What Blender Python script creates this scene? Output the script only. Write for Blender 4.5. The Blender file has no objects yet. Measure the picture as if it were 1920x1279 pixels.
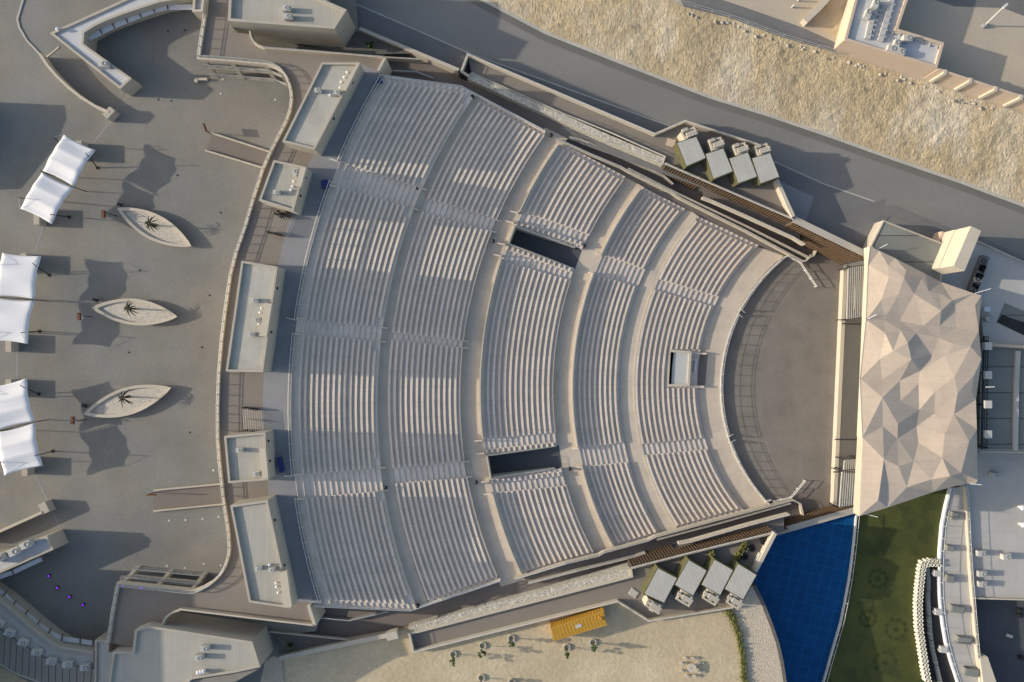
SKYS, SUNS, EXPO = 0.15, 3.3, 0.5
import bpy, bmesh, math, random
import numpy as np
from mathutils import Vector, geometry
R_ = math.radians
random.seed(7)
sc = bpy.context.scene
col = sc.collection
S = 0.085; F = 1450.0; H = F * S            # metres per photo pixel at plaza level, focal length in pixels, drone height
CX, CY = 960.0, 639.5

def P(x, y, z=0.0):
    """a surveyed point: photo pixel x, y of something at height z -> metres"""
    k = S * (H - z) / H
    return Vector(((x - CX) * k, -(y - CY) * k, z))
def PL(pts, z): return [P(p[0], p[1], z) for p in pts]
def px(v):
    k = S * (H - v[2]) / H
    return v[0] / k + CX, CY - v[1] / k
ORD = 'zeroth first second third fourth fifth sixth seventh eighth ninth tenth eleventh twelfth thirteenth fourteenth fifteenth sixteenth seventeenth eighteenth nineteenth twentieth'.split()
ORD += ['twenty ' + o for o in ORD[1:10]] + ['thirtieth'] + ['thirty ' + o for o in ORD[1:10]]

# ------------------------------------------------------------------ materials
MATS = {}
def mat(name, c, rough=.85, var=.12, scale=.35, fine=6.0, finev=.10, bump=.0, tile=None, rot=0, stain=None, spec=.3, metal=0, emit=None, stretch=None, rnd=0):
    m = bpy.data.materials.new(name); m.use_nodes = True; MATS[name] = m
    nt = m.node_tree; N = nt.nodes; L = nt.links
    b = N['Principled BSDF']; b.inputs['Roughness'].default_value = rough
    b.inputs['Specular IOR Level'].default_value = spec; b.inputs['Metallic'].default_value = metal
    g = N.new('ShaderNodeNewGeometry'); mp = N.new('ShaderNodeMapping')
    mp.inputs['Rotation'].default_value = (0, 0, R_(rot))
    if stretch: mp.inputs['Scale'].default_value = stretch
    L.new(g.outputs['Position'], mp.inputs['Vector']); co = mp.outputs['Vector']
    def noise(s, d=4, r=.6):
        n = N.new('ShaderNodeTexNoise'); n.inputs['Scale'].default_value = s
        n.inputs['Detail'].default_value = d; n.inputs['Roughness'].default_value = r
        L.new(co, n.inputs['Vector']); return n.outputs['Fac']
    def math_(op, a, bb, cc=None):
        n = N.new('ShaderNodeMath'); n.operation = op
        for i, v in enumerate((a, bb, cc)):
            if v is None: continue
            if isinstance(v, (int, float)): n.inputs[i].default_value = v
            else: L.new(v, n.inputs[i])
        return n.outputs[0]
    f1 = math_('MULTIPLY_ADD', noise(scale, 5), 2 * var * 1.6, 1 - var * 1.6)
    f2 = math_('MULTIPLY_ADD', noise(fine, 3, .7), 2 * finev * 1.6, 1 - finev * 1.6)
    f = math_('MULTIPLY', f1, f2)
    if tile:
        br = N.new('ShaderNodeTexBrick'); L.new(co, br.inputs['Vector'])
        br.inputs['Scale'].default_value = 1; br.inputs['Brick Width'].default_value = tile[0]
        br.inputs['Row Height'].default_value = tile[1]; br.inputs['Mortar Size'].default_value = tile[2]
        br.offset = tile[4] if len(tile) > 4 else 0
        v = tile[5] if len(tile) > 5 else .06
        br.inputs['Color1'].default_value = (1 - v,) * 3 + (1,); br.inputs['Color2'].default_value = (1 + v,) * 3 + (1,)
        br.inputs['Mortar'].default_value = (tile[3],) * 3 + (1,)
        sep = N.new('ShaderNodeSeparateColor'); L.new(br.outputs['Color'], sep.inputs[0])
        f = math_('MULTIPLY', f, sep.outputs[0])
    if rnd:
        oi = N.new('ShaderNodeObjectInfo'); f = math_('MULTIPLY', f, math_('MULTIPLY_ADD', oi.outputs['Random'], 2 * rnd, 1 - rnd))
    mx = N.new('ShaderNodeVectorMath'); mx.operation = 'SCALE'
    mx.inputs[0].default_value = c[:3]
    if stain:                              # second colour in noise patches: (colour, scale, low, high)
        r = N.new('ShaderNodeMapRange'); r.inputs['From Min'].default_value = stain[2]; r.inputs['From Max'].default_value = stain[3]
        L.new(noise(stain[1], 6, .65), r.inputs['Value'])
        mm = N.new('ShaderNodeMix'); mm.data_type = 'RGBA'
        mm.inputs['A'].default_value = tuple(c[:3]) + (1,); mm.inputs['B'].default_value = tuple(stain[0]) + (1,)
        L.new(r.outputs[0], mm.inputs['Factor']); L.new(mm.outputs['Result'], mx.inputs[0])
    L.new(f, mx.inputs['Scale']); L.new(mx.outputs[0], b.inputs['Base Color'])
    if bump:
        bp = N.new('ShaderNodeBump'); bp.inputs['Strength'].default_value = 1; bp.inputs['Distance'].default_value = bump
        L.new(noise(fine, 4, .7), bp.inputs['Height']); L.new(bp.outputs[0], b.inputs['Normal'])
    if emit:
        b.inputs['Emission Color'].default_value = tuple(emit[:3]) + (1,); b.inputs['Emission Strength'].default_value = emit[3]
    return m
M = {}
M['plaza'] = mat('plaza_aggregate', (.194, .192, .175), var=.22, scale=.11, fine=2.4, finev=.14, stain=((.226, .208, .176), .05, .46, .62))
M['paver'] = mat('brown_pavers', (.23, .20, .167), var=.07, scale=.25, fine=4, finev=.05, tile=(1.2, .6, .012, .85, .5, .02))
M['ramp'] = mat('dark_brown_pavers', (.185, .16, .14), var=.09, scale=.3, fine=4, finev=.08)
M['conc'] = mat('grey_concrete_floor', (.25, .25, .255), var=.1, scale=.3, fine=5, finev=.07, tile=(1.6, 1.6, .02, .9, 0, .02))
M['tier'] = mat('tier_concrete', (.66, .56, .468), var=.14, scale=.4, fine=4, finev=.12, stain=((.55, .47, .395), .35, .5, .75))
M['aisle'] = mat('aisle_concrete', (.55, .47, .375), var=.12, scale=.35, fine=4, finev=.1, stain=((.46, .395, .32), .3, .5, .75), tile=(2.4, 1.7, .02, .86, .5, .02))
M['bench'] = mat('bench_concrete', (.68, .575, .465), var=.14, scale=.5, fine=5, finev=.1, rnd=.07, tile=(200, 2.4, .035, .72, 0, .05), stain=((.57, .48, .39), .5, .56, .76))
M['cream'] = mat('cream_render', (.50, .445, .355), var=.07, scale=.4, fine=4, finev=.05)
M['beige'] = mat('beige_render', (.42, .38, .315), var=.09, scale=.4, fine=4, finev=.05)
M['tan'] = mat('tan_render', (.53, .42, .32), var=.05, scale=.4, fine=4, finev=.04)
M['roofg'] = mat('grey_green_roofing', (.43, .415, .36), var=.16, scale=.25, fine=2.5, finev=.06, tile=(.9, 200, .03, .93, 0, .03), stain=((.36, .335, .275), .3, .5, .75), rot=8)
M['roofb'] = mat('roof_membrane_striped', (.40, .38, .325), var=.16, scale=.25, fine=2.5, finev=.06, tile=(.5, 200, .04, .91, 0, .03), stain=((.33, .31, .26), .25, .5, .75), rot=2)
M['roofw'] = mat('pale_roof_membrane', (.50, .50, .50), var=.09, scale=.3, fine=3, finev=.04, stain=((.40, .36, .29), .35, .6, .8))
M['roomroof'] = mat('grey_ribbed_roof', (.43, .42, .375), var=.1, scale=.4, fine=3, finev=.05, tile=(.6, 200, .04, .85, 0, .03), rot=-20)
M['white'] = mat('white_fabric', (.68, .68, .69), rough=.6, var=.04, scale=.8, fine=5, finev=.03)
M['wmetal'] = mat('white_metal', (.62, .6, .56), rough=.5, var=.04)
M['rail'] = mat('galvanised_rail', (.42, .42, .41), rough=.5, metal=.2, var=.05)
M['black'] = mat('black_metal', (.02, .02, .022), rough=.5, var=.1)
M['gapshade'] = mat('painted_gap_shade', (.03, .03, .03), var=.2)  # near-black; the shade of pits and gaps put into the colour
M['rust'] = mat('rust_brown_metal', (.14, .055, .028), rough=.6, var=.2)
M['wood'] = mat('timber_batten', (.135, .088, .052), rough=.7, var=.25, scale=1.5, fine=7, finev=.15)
M['asph'] = mat('asphalt_road', (.20, .195, .182), var=.13, scale=.06, fine=4, finev=.12, stain=((.25, .238, .215), .045, .46, .68), rot=20, stretch=(.35, 1.3, 1))
M['shoulder'] = mat('dark_shoulder_paving', (.165, .162, .158), var=.12, scale=.3, fine=4, finev=.1, tile=(3, 3, .02, .8, 0, .03), rot=-24)
M['kerb'] = mat('kerb_concrete', (.44, .42, .365), var=.08, tile=(2.5, 500, .04, .75, 0, .05), rot=22)
M['gutter'] = mat('gutter_concrete', (.15, .145, .13), var=.12)
M['sand'] = mat('dry_sand', (.49, .40, .26), var=.14, scale=.16, fine=1.6, finev=.14, bump=.10, stain=((.56, .47, .32), .1, .45, .7))
M['slope'] = mat('rough_sandy_slope', (.435, .355, .23), var=.18, scale=.3, fine=1.9, finev=.32, bump=.55, stain=((.58, .52, .42), .085, .47, .68), rot=-25, stretch=(1.5, .8, 1))
M['street'] = mat('street_paving', (.44, .38, .30), var=.1, scale=.2, fine=3, finev=.08, stain=((.46, .38, .28), .12, .4, .7))
M['gravel'] = mat('pale_gravel', (.56, .48, .37), var=.1, scale=1, fine=5.5, finev=.34, bump=.25)
M['pebble'] = mat('cream_pebbles', (.55, .50, .42), var=.1, scale=2, fine=7, finev=.42, bump=.2)
M['gabion'] = mat('gabion_rock', (.56, .51, .42), var=.16, scale=1.2, fine=3.2, finev=.5, bump=.4)
M['soil_and_shade'] = mat('garden_soil_and_gap_shade', (.13, .12, .105), var=.2, scale=.6, fine=4, finev=.28)
M['court'] = mat('grey_stage_paving', (.205, .185, .16), var=.15, scale=.25, fine=3, finev=.1, stain=((.178, .161, .14), .3, .5, .7), tile=(3.6, 3.6, .03, .9, 0, .05), rot=2)
M['stage'] = mat('dark_stage_floor', (.125, .122, .108), var=.1, scale=.3, tile=(2.4, 2.4, .02, .9, 0, .03))
M['facet'] = mat('faceted_roof_cladding', (.49, .405, .32), rough=.7, var=.09, scale=.5, fine=2, finev=.05, tile=(200, 1.1, .025, .88, 0, .02))
M['bluepool'] = mat('blue_pool_tiles', (.004, .065, .185), rough=.5, var=.12, scale=.25, fine=3, finev=.06, tile=(1.7, 1.7, .03, 2.0, 0, .07), rot=14, spec=.12)
M['green'] = mat('green_algae_water', (.070, .078, .022), rough=.5, spec=.15, var=.25, scale=.16, fine=1.5, finev=.1, stain=((.050, .060, .020), .3, .50, .60))
M['algae'] = mat('dark_algae', (.044, .052, .016), rough=.5, var=.3, scale=.8, spec=.15)
M['pipe'] = mat('cream_pipe', (.74, .70, .58), rough=.6, var=.06)
M['yard'] = mat('pale_service_roof', (.44, .42, .385), var=.08, scale=.25, fine=3, finev=.05, tile=(4, 4, .02, .93, 0, .03))
M['panel'] = mat('grey_panel_roof', (.20, .205, .185), var=.15, scale=.2, fine=3, finev=.06, tile=(200, 4.15, .10, .45, 0, .05))
M['court_and_shade'] = mat('dark_court_and_tunnel_shade', (.075, .078, .085), var=.22, scale=.3, fine=3, finev=.12)
M['yellow'] = mat('yellow_painted_steel', (.46, .255, .035), rough=.5, var=.1, scale=.8, fine=5, finev=.04)
M['acgrey'] = mat('ac_casing', (.46, .45, .42), rough=.6, var=.06)
M['leaf'] = mat('shrub_leaf', (.055, .085, .028), rough=.7, var=.3, scale=2)
M['greenwall'] = mat('planted_wall', (.10, .095, .045), rough=.9, var=.3, scale=1.5, fine=5, finev=.3, bump=.1)
M['hedge'] = mat('hedge_leaf', (.12, .125, .035), rough=.8, var=.3, scale=2)
M['frond'] = mat('dark_palm_frond', (.025, .028, .016), rough=.8, var=.2)
M['trunk'] = mat('palm_trunk', (.10, .075, .05), var=.2)
M['bluebox'] = mat('blue_plastic', (.03, .04, .16), rough=.5)
M['purple'] = mat('purple_lens', (.2, .02, .5), rough=.4, emit=(.32, .03, 1, .8))
M['slatroof'] = mat('timber_slat_roof', (.24, .225, .195), var=.12, scale=.3)
M['booth'] = mat('pale_booth_roof', (.47, .475, .45), var=.06)

# ------------------------------------------------------------------ mesh helpers
def BM(): return bmesh.new()
def face(bm, vs):
    try: return bm.faces.new(vs)
    except ValueError: return None
def prism(bm, pts, z0, z1=None):
    """pts: plan points; top at z1 (or each point's own z), bottom at z0"""
    t = [bm.verts.new((p[0], p[1], p[2] if z1 is None else z1)) for p in pts]
    b = [bm.verts.new((p[0], p[1], z0)) for p in pts]
    n = len(pts)
    face(bm, t); face(bm, b[::-1])
    for i in range(n): face(bm, (t[i], b[i], b[(i + 1) % n], t[(i + 1) % n]))
def sheet(bm, pts, z=None):
    face(bm, [bm.verts.new((p[0], p[1], p[2] if z is None else z)) for p in pts])
def offs(pts, d, closed):
    out = []; n = len(pts)
    for i in range(n):
        p = Vector(pts[i][:2])
        a = Vector(pts[i - 1][:2]) if (closed or i > 0) else None
        c = Vector(pts[(i + 1) % n][:2]) if (closed or i < n - 1) else None
        ns = []
        for u, v in ((a, p), (p, c)):
            if u is None or v is None or (v - u).length < 1e-6: continue
            e = (v - u).normalized(); ns.append(Vector((-e.y, e.x)))
        nn = sum(ns, Vector((0, 0)))
        if nn.length < 1e-6: nn = ns[0]
        nn.normalize(); k = d / max(.35, nn.dot(ns[0]))
        out.append((p.x + nn.x * k, p.y + nn.y * k, pts[i][2] if len(pts[i]) > 2 else 0))
    return out
def area2(pts): return sum(pts[i - 1][0] * pts[i][1] - pts[i][0] * pts[i - 1][1] for i in range(len(pts)))
def wall(bm, pts, w, zb, closed=False, zt=None):
    """a wall along a centre line, w thick; tops at pts z (or zt), bottoms at zb (a number, or one per point)"""
    a, b = offs(pts, w / 2, closed), offs(pts, -w / 2, closed)
    n = len(pts); rows = []
    for i in range(n):
        t = pts[i][2] if zt is None else zt
        bt = zb[i] if isinstance(zb, (list, tuple)) else zb
        rows.append([bm.verts.new((a[i][0], a[i][1], t)), bm.verts.new((b[i][0], b[i][1], t)), bm.verts.new((b[i][0], b[i][1], bt)), bm.verts.new((a[i][0], a[i][1], bt))])
    for i in range(n if closed else n - 1):
        r, s = rows[i], rows[(i + 1) % n]
        for j in range(4): face(bm, (r[j], r[(j + 1) % 4], s[(j + 1) % 4], s[j]))
    if not closed: face(bm, rows[0]); face(bm, rows[-1][::-1])
def box(bm, c, s, rot=0, z0=None):
    """box centred on c (its base at z0 when given), s = full sizes, rot about z in radians"""
    cz = c[2] if z0 is None else z0 + s[2] / 2
    ca, sa = math.cos(rot), math.sin(rot); v = []
    for dz in (-.5, .5):
        for dx, dy in ((-.5, -.5), (.5, -.5), (.5, .5), (-.5, .5)):
            X, Y = dx * s[0], dy * s[1]
            v.append(bm.verts.new((c[0] + X * ca - Y * sa, c[1] + X * sa + Y * ca, cz + dz * s[2])))
    for q in ((3, 2, 1, 0), (4, 5, 6, 7), (0, 1, 5, 4), (1, 2, 6, 5), (2, 3, 7, 6), (3, 0, 4, 7)): face(bm, [v[i] for i in q])
def tube(bm, a, b, r, n=6, r2=None, cap=True):
    a, b = Vector(a), Vector(b); d = (b - a)
    if d.length < 1e-6: return
    q = d.to_track_quat('Z', 'Y'); r2 = r if r2 is None else r2
    A = [bm.verts.new(a + q @ Vector((math.cos(t) * r, math.sin(t) * r, 0))) for t in [2 * math.pi * i / n for i in range(n)]]
    B = [bm.verts.new(b + q @ Vector((math.cos(t) * r2, math.sin(t) * r2, 0))) for t in [2 * math.pi * i / n for i in range(n)]]
    for i in range(n): face(bm, (A[i], A[(i + 1) % n], B[(i + 1) % n], B[i]))
    if cap: face(bm, A[::-1]); face(bm, B)
def ringtube(bm, c, ro, ri, z0, z1, n=12):
    L_ = []
    for r, z in ((ro, z0), (ro, z1), (ri, z1), (ri, z0)):
        L_.append([bm.verts.new((c[0] + r * math.cos(2 * math.pi * i / n), c[1] + r * math.sin(2 * math.pi * i / n), z)) for i in range(n)])
    for k in range(4):
        A, B = L_[k], L_[(k + 1) % 4]
        for i in range(n): face(bm, (A[i], A[(i + 1) % n], B[(i + 1) % n], B[i]))
def rail(bm, pts, h=1.1, r=.035, step=2.0, mids=1, pr=None, hs=None):
    """hand rail over a line of base points: posts, top rail, mid rails"""
    pts = [Vector(p) for p in pts]
    for i in range(len(pts) - 1):
        a, b = pts[i], pts[i + 1]
        for hk in (hs or [h * (1 - k / (mids + 1)) for k in range(mids + 1)]):
            o = Vector((0, 0, hk))
            tube(bm, a + o, b + o, r, 5)
        n = max(1, round((b - a).length / step))
        for j in range(n + (i == len(pts) - 2)):
            p = a.lerp(b, j / n); tube(bm, p, p + Vector((0, 0, h)), pr or r, 5)

# ------------------------------------------------------------------ objects
ROOT = {}
def T(name, label, cat, loc=(0, 0, 0), group=None):
    o = bpy.data.objects.new(name, None); col.objects.link(o); o.location = loc
    o.empty_display_size = .3
    o['label'] = label; o['category'] = cat
    if group: o['group'] = group
    ROOT[o] = Vector(loc); return o
def O(name, bm, m, parent=None, label=None, cat=None, group=None, kind=None, smooth=False):
    bmesh.ops.recalc_face_normals(bm, faces=bm.faces)
    me = bpy.data.meshes.new(name); 
    if parent is not None: off = ROOT[parent]
    else:
        vs = [v.co for v in bm.verts]
        off = Vector((sum(v.x for v in vs) / len(vs), sum(v.y for v in vs) / len(vs), min(v.z for v in vs)))
    for v in bm.verts: v.co -= off
    bm.to_mesh(me); bm.free()
    o = bpy.data.objects.new(name, me); col.objects.link(o); me.materials.append(M[m])
    if parent is not None: o.parent = parent
    else: o.location = off
    ROOT[o] = off
    if label: o['label'] = label
    if cat: o['category'] = cat
    if group: o['group'] = group
    if kind: o['kind'] = kind
    if smooth:
        for p in me.polygons: p.use_smooth = True
    return o
def dup(root, loc, label=None, rz=0):
    r = root.copy(); col.objects.link(r); r.location = loc; r.rotation_euler = (0, 0, rz)
    if label: r['label'] = label
    for ch in root.children:
        c = ch.copy(); col.objects.link(c); c.parent = r
        for g in ch.children:
            d = g.copy(); col.objects.link(d); d.parent = c
    return r
def ground(name, pts, z, m, zb=-13.0):
    bm = BM(); prism(bm, PL(pts, z), zb, z)
    return O(name, bm, m, kind='structure')
def flat(name, pts, z, m):
    bm = BM(); prism(bm, PL(pts, z), z - .05, z)
    return O(name, bm, m, kind='structure')
def building(name, label, cat, pts, zt, zb, wm, rm, par=.4, th=.35, group=None, roofname='roof'):
    w = PL(pts, zt)
    if area2(w) < 0: w = w[::-1]
    c = sum((Vector(p) for p in w), Vector()) / len(w); c.z = zb
    t = T(name, label, cat, c, group)
    bm = BM(); prism(bm, w, zb, zt - par - .05); O('wall', bm, wm, t)
    bm = BM(); prism(bm, offs(w, th * .9, True), zt - par - .05 + .003, zt - par); r = O(roofname, bm, rm, t)
    if par > .08:
        bm = BM(); wall(bm, offs(w, th / 2, True), th + .01, zt - par - .04, closed=True, zt=zt); O('parapet', bm, wm, t)
    return t, r
def OV(pts, d): return [Vector(p) for p in offs(pts, d, False)]
# ------------------------------------------------------------------ light, sky, camera
w = bpy.data.worlds.new('World'); sc.world = w; w.use_nodes = True
nt = w.node_tree; sky = nt.nodes.new('ShaderNodeTexSky'); sky.sky_type = 'NISHITA'; sky.sun_disc = False
EL, AZ = 18.0, (-1.0, 0.05)                 # the sun stands low in the west (left of the photo)
sky.sun_elevation = R_(EL); sky.sun_rotation = math.atan2(AZ[0], AZ[1])
sky.air_density = 1.0; sky.dust_density = 2.2; sky.ozone_density = .8
nt.links.new(sky.outputs[0], nt.nodes['Background'].inputs[0]); nt.nodes['Background'].inputs[1].default_value = SKYS
ld = bpy.data.lights.new('sun', 'SUN'); ld.energy = SUNS; ld.angle = R_(.55); ld.color = (1, .90, .76)
so = bpy.data.objects.new('sun', ld); col.objects.link(so)
tos = Vector((AZ[0], AZ[1], 0)).normalized() * math.cos(R_(EL)); tos.z = math.sin(R_(EL))
so.rotation_euler = tos.to_track_quat('Z', 'Y').to_euler(); so.location = (0, 0, 60)
cd = bpy.data.cameras.new('camera'); cd.sensor_width = 36; cd.lens = F / 1920 * 36; cd.clip_end = 3000; cd.clip_start = 1
co = bpy.data.objects.new('camera', cd); col.objects.link(co); co.location = (0, 0, H); sc.camera = co
sc.view_settings.view_transform = 'Standard'; sc.view_settings.look = 'None'; sc.view_settings.exposure = EXPO; sc.view_settings.gamma = 1

# ------------------------------------------------------------------ the ground
bm = BM(); sheet(bm, [(-900, -900, -13.5), (900, -900, -13.5), (900, 900, -13.5), (-900, 900, -13.5)]); O('ground', bm, 'sand', kind='structure')
ground('plaza', [(-400, -400), (640, -400), (668, 52), (640, 97), (720, 112), (690, 200), (640, 300), (600, 420), (575, 560), (560, 700), (560, 850), (575, 950), (610, 1130), (592, 1184), (516, 1190), (530, 1279), (545, 1700), (-400, 1700)], 0, 'plaza')
ground('sandy_ground', [(500, 1190), (560, 1215), (765, 1180), (1160, 1122), (1216, 1158), (1378, 1132), (1390, 1200), (1400, 1279), (1440, 1700), (500, 1700)], -.15, 'sand')
ground('gravel_path', [(1376, 1135), (1386, 1118), (1412, 1098), (1428, 1130), (1443, 1168), (1456, 1206), (1464, 1240), (1470, 1279), (1540, 1700), (1430, 1700), (1398, 1279), (1388, 1200)], -.1, 'gravel')
flat('gravel_strip', [(497, 1240), (512, 1230), (528, 1235), (538, 1330), (500, 1330), (488, 1279)], .02, 'gravel')
flat('sandy_corner', [(-200, 1232), (-40, 1236), (0, 1250), (40, 1272), (95, 1296), (150, 1310), (150, 1500), (-200, 1500)], .03, 'sand')
# road along the north side
low = [(800, -60), (900, -6), (1026, 60), (1180, 121), (1333, 180), (1440, 213), (1560, 254), (1680, 297), (1800, 338), (1920, 383), (2100, 452), (2700, 690)]
ground('asphalt_road', [(636, -400), (650, 10), (700, 45), (790, 108), (860, 130), (900, 112), (1228, 265), (1285, 240), (1440, 285), (1470, 400), (1520, 440), (1640, 500), (1700, 460), (1833, 452), (2700, 830)] + [(x + 10, y - 8) for x, y in low[::-1]], -1.5, 'asph')
def band(name, line, d0, d1, z, m, zb=None):
    bm = BM(); w_ = PL(line, z); a, b = offs(w_, d0, False), offs(w_, d1, False)
    prism(bm, [(p[0], p[1], z) for p in a] + [(p[0], p[1], z) for p in b[::-1]], z - .05 if zb is None else zb, z)
    return O(name, bm, m, kind='structure')
band('gutter', low, -1.55, -.45, -1.495, 'gutter')
band('kerb', low, -.45, .4, -1.37, 'kerb')
sh = [(600, -18), (680, 13), (780, 56), (880, 100), (1000, 143), (1120, 187), (1282, 246), (1400, 288), (1456, 305), (1545, 345), (1640, 378)]
band('shoulder', sh, -7.6, 0, -1.494, 'shoulder')
band('shoulder_line', sh, -.09, .09, -1.488, 'kerb')
flat('asphalt_apron', [(1548, 348), (1640, 380), (1662, 372), (1628, 470), (1520, 430), (1530, 400)], -1.486, 'shoulder')
flat('pale_apron', [(1464, 340), (1527, 370), (1508, 420), (1480, 410)], -1.47, 'conc')
band('traffic_island', [(1638, 414), (1658, 388), (1672, 384), (1780, 428), (1845, 446), (1935, 492)], -1.6, 0, -1.44, 'shoulder')
# rough slope rising to the street
up = [(1010, -260), (1150, -45), (1283, 13), (1366, 33), (1466, 70), (1567, 99), (1740, 155), (1920, 215), (2120, 285), (2720, 500)]
def along(line, n):
    v = [Vector((p[0], p[1])) for p in line]; d = [0]
    for i in range(1, len(v)): d.append(d[-1] + (v[i] - v[i - 1]).length)
    out = []
    for k in range(n):
        t = d[-1] * k / (n - 1); i = max(j for j in range(len(d)) if d[j] <= t + 1e-9); i = min(i, len(v) - 2)
        out.append(v[i].lerp(v[i + 1], (t - d[i]) / (d[i + 1] - d[i])))
    return out
from mathutils import noise as mn
bm = BM(); NU, NV = 440, 58
A = along(low, NU); B = along(up, NU); g = []
for i in range(NU):
    a = P(A[i].x, A[i].y, -1.4); b = P(B[i].x, B[i].y, 3.55); row = []
    for j in range(NV):
        t = j / (NV - 1); e = min(1, t * 8, (1 - t) * 6)
        p = a.lerp(b, t); p.z = -1.4 + 4.95 * (t ** .9) 
        q = Vector((p.x * .16, p.y * .16, 0))
        p.z += e * (.25 * mn.noise(q) + .16 * mn.noise(q * 3.1) + .15 * mn.noise(q * 7) + .14 * mn.noise(q * 15))
        row.append(bm.verts.new(p))
    g.append(row)
for i in range(NU - 1):
    for j in range(NV - 1): face(bm, (g[i][j], g[i + 1][j], g[i + 1][j + 1], g[i][j + 1]))
O('sandy_slope', bm, 'slope', kind='structure', smooth=True)
ground('upper_street', [(p[0], p[1]) for p in up[1:]] + [(2900, 500), (2900, -500), (1010, -500)], 3.5, 'street')
flat('street_pavement', [(1283, 13), (1366, 33), (1466, 70), (1567, 99), (1574, 83), (1500, 50), (1400, 15), (1300, -18), (1270, -10)], 3.52, 'shoulder')
flat('street_asphalt', [(1700, -60), (1960, -60), (1960, 45), (1880, 15), (1790, 12), (1720, -10)], 3.515, 'shoulder')
flat('dirt_patch', [(1540, -20), (1615, -20), (1580, 78), (1524, 48)], 3.51, 'sand')

# ------------------------------------------------------------------ the seating bowl
def yl(line):
    def f(x):
        i = 0
        while i < len(line) - 2 and x > line[i + 1][0]: i += 1
        (x0, y0), (x1, y1) = line[i], line[i + 1]
        return y0 + (y1 - y0) * (x - x0) / (x1 - x0)
    return f
def pt(c, R, th, z): return Vector((c[0] + R * math.cos(th), c[1] + R * math.sin(th), z))
def cross(c, R, z, line):
    lo, hi = R_(92), R_(268)
    for _ in range(26):
        m = (lo + hi) / 2; x, y = px(pt(c, R, m, z))
        if y < line(x): lo = m
        else: hi = m
    return lo
top12, bot12 = yl([(720, 141), (865, 163), (1024, 247)]), yl([(590, 1133), (772, 1143), (938, 1087)])
top3, bot3 = yl([(1040, 260), (1170, 330)]), yl([(965, 1085), (1115, 1042)])
top4, bot4 = yl([(1190, 343), (1295, 397)]), yl([(1143, 1032), (1240, 1004)])
top5, bot5 = yl([(1303, 403), (1455, 474)]), yl([(1268, 995), (1430, 949)])
BL = [dict(n=14, R=96.3, p=.83, c=(63.5, -10), z=4.4, top=top12, bot=bot12, name='uppermost', cuts=[
        (yl([(653, 310), (763, 345)]), yl([(626.6, 348), (753, 385)])), (yl([(563, 599), (703, 613)]), yl([(560, 625), (693, 638)])),
        (yl([(560, 891), (700, 878)]), yl([(566, 933), (710, 920)]))]),
      dict(n=13, R=83.06, p=.854, c=(63.5, -9), z=1.34, top=top12, bot=bot12, name='second', cuts=[
        (yl([(800, 373), (850, 388), (906, 405)]), yl([(790, 396), (846, 413), (900, 428)])), (yl([(733, 623), (860, 638)]), yl([(731, 636), (853, 650)])),
        (yl([(735, 878), (860, 866)]), yl([(740, 906), (866, 895)]))]),
      dict(n=13, R=68.5, p=.89, c=(63.5, -8), z=-1.41, top=top3, bot=bot3, name='middle', cuts=[
        (yl([(986, 401), (1033, 416), (1086, 435)]), yl([(940, 490), (1000, 506), (1060, 523)])), (yl([(903, 823), (1040, 811)]), yl([(923, 923), (1060, 910)]))]),
      dict(n=9, R=53.5, p=.86, c=(63.5, -7.8), z=-4.16, top=top4, bot=bot4, name='fourth', cuts=[
        (yl([(1135, 481), (1173, 493), (1210, 508)]), yl([(1116, 515), (1190, 537)])), (yl([(1096, 838), (1176, 828)]), yl([(1103, 873), (1183, 865)]))]),
      dict(n=12, R=43.0, p=.904, c=(63.5, -7.5), z=-5.91, top=top5, bot=bot5, name='lowest', cuts=[
        (yl([(1231, 523), (1286, 540), (1356, 561)]), yl([(1225, 543), (1283, 560), (1346, 578)])), (yl([(1203, 832), (1326, 820)]), yl([(1206, 853), (1333, 841)]))])]
RISE = .16
SECT = {4: ['top', 'upper middle', 'lower middle', 'bottom'], 3: ['top', 'middle', 'bottom']}
VOM1 = [(965, 425), (1080, 461.6), (1066.5, 498), (953, 458)]
VOM2 = [(913, 853), (1035, 840), (1041.5, 881.5), (920, 895)]
def arcs(c, R, t0, t1, z, step=1.6):
    n = max(2, int(abs(t1 - t0) * R / step) + 1)
    return [pt(c, R, t0 + (t1 - t0) * i / (n - 1), z) for i in range(n)]
def annulus(bm, c, R0, R1, z, a0, a1, zb, spans=None):
    """solid ring piece; a0 / a1: start and end angle at (outer, inner)"""
    n = max(3, int(abs(a1[0] - a0[0]) * R0 / 1.6)); rows = []
    for i in range(n):
        f = i / (n - 1); to = a0[0] + (a1[0] - a0[0]) * f; ti = a0[1] + (a1[1] - a0[1]) * f
        rows.append([bm.verts.new(pt(c, R0, to, z)), bm.verts.new(pt(c, R1, ti, z)), bm.verts.new(pt(c, R1, ti, zb)), bm.verts.new(pt(c, R0, to, zb))])
    for i in range(n - 1):
        r, s = rows[i], rows[i + 1]
        for j in range(4): face(bm, (r[j], r[(j + 1) % 4], s[(j + 1) % 4], s[j]))
    face(bm, rows[0]); face(bm, rows[-1][::-1])
def bench(bm, c, Ro, wd, z, t0, t1):
    annulus(bm, c, Ro, Ro - wd, z + .35, (t0, t0), (t1, t1), z + .25)
    e = .12 / Ro
    annulus(bm, c, Ro - .03, Ro - wd + .09, z + .252, (t0 + e, t0 + e), (t1 - e, t1 - e), z - .01)
benches = 0
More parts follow.
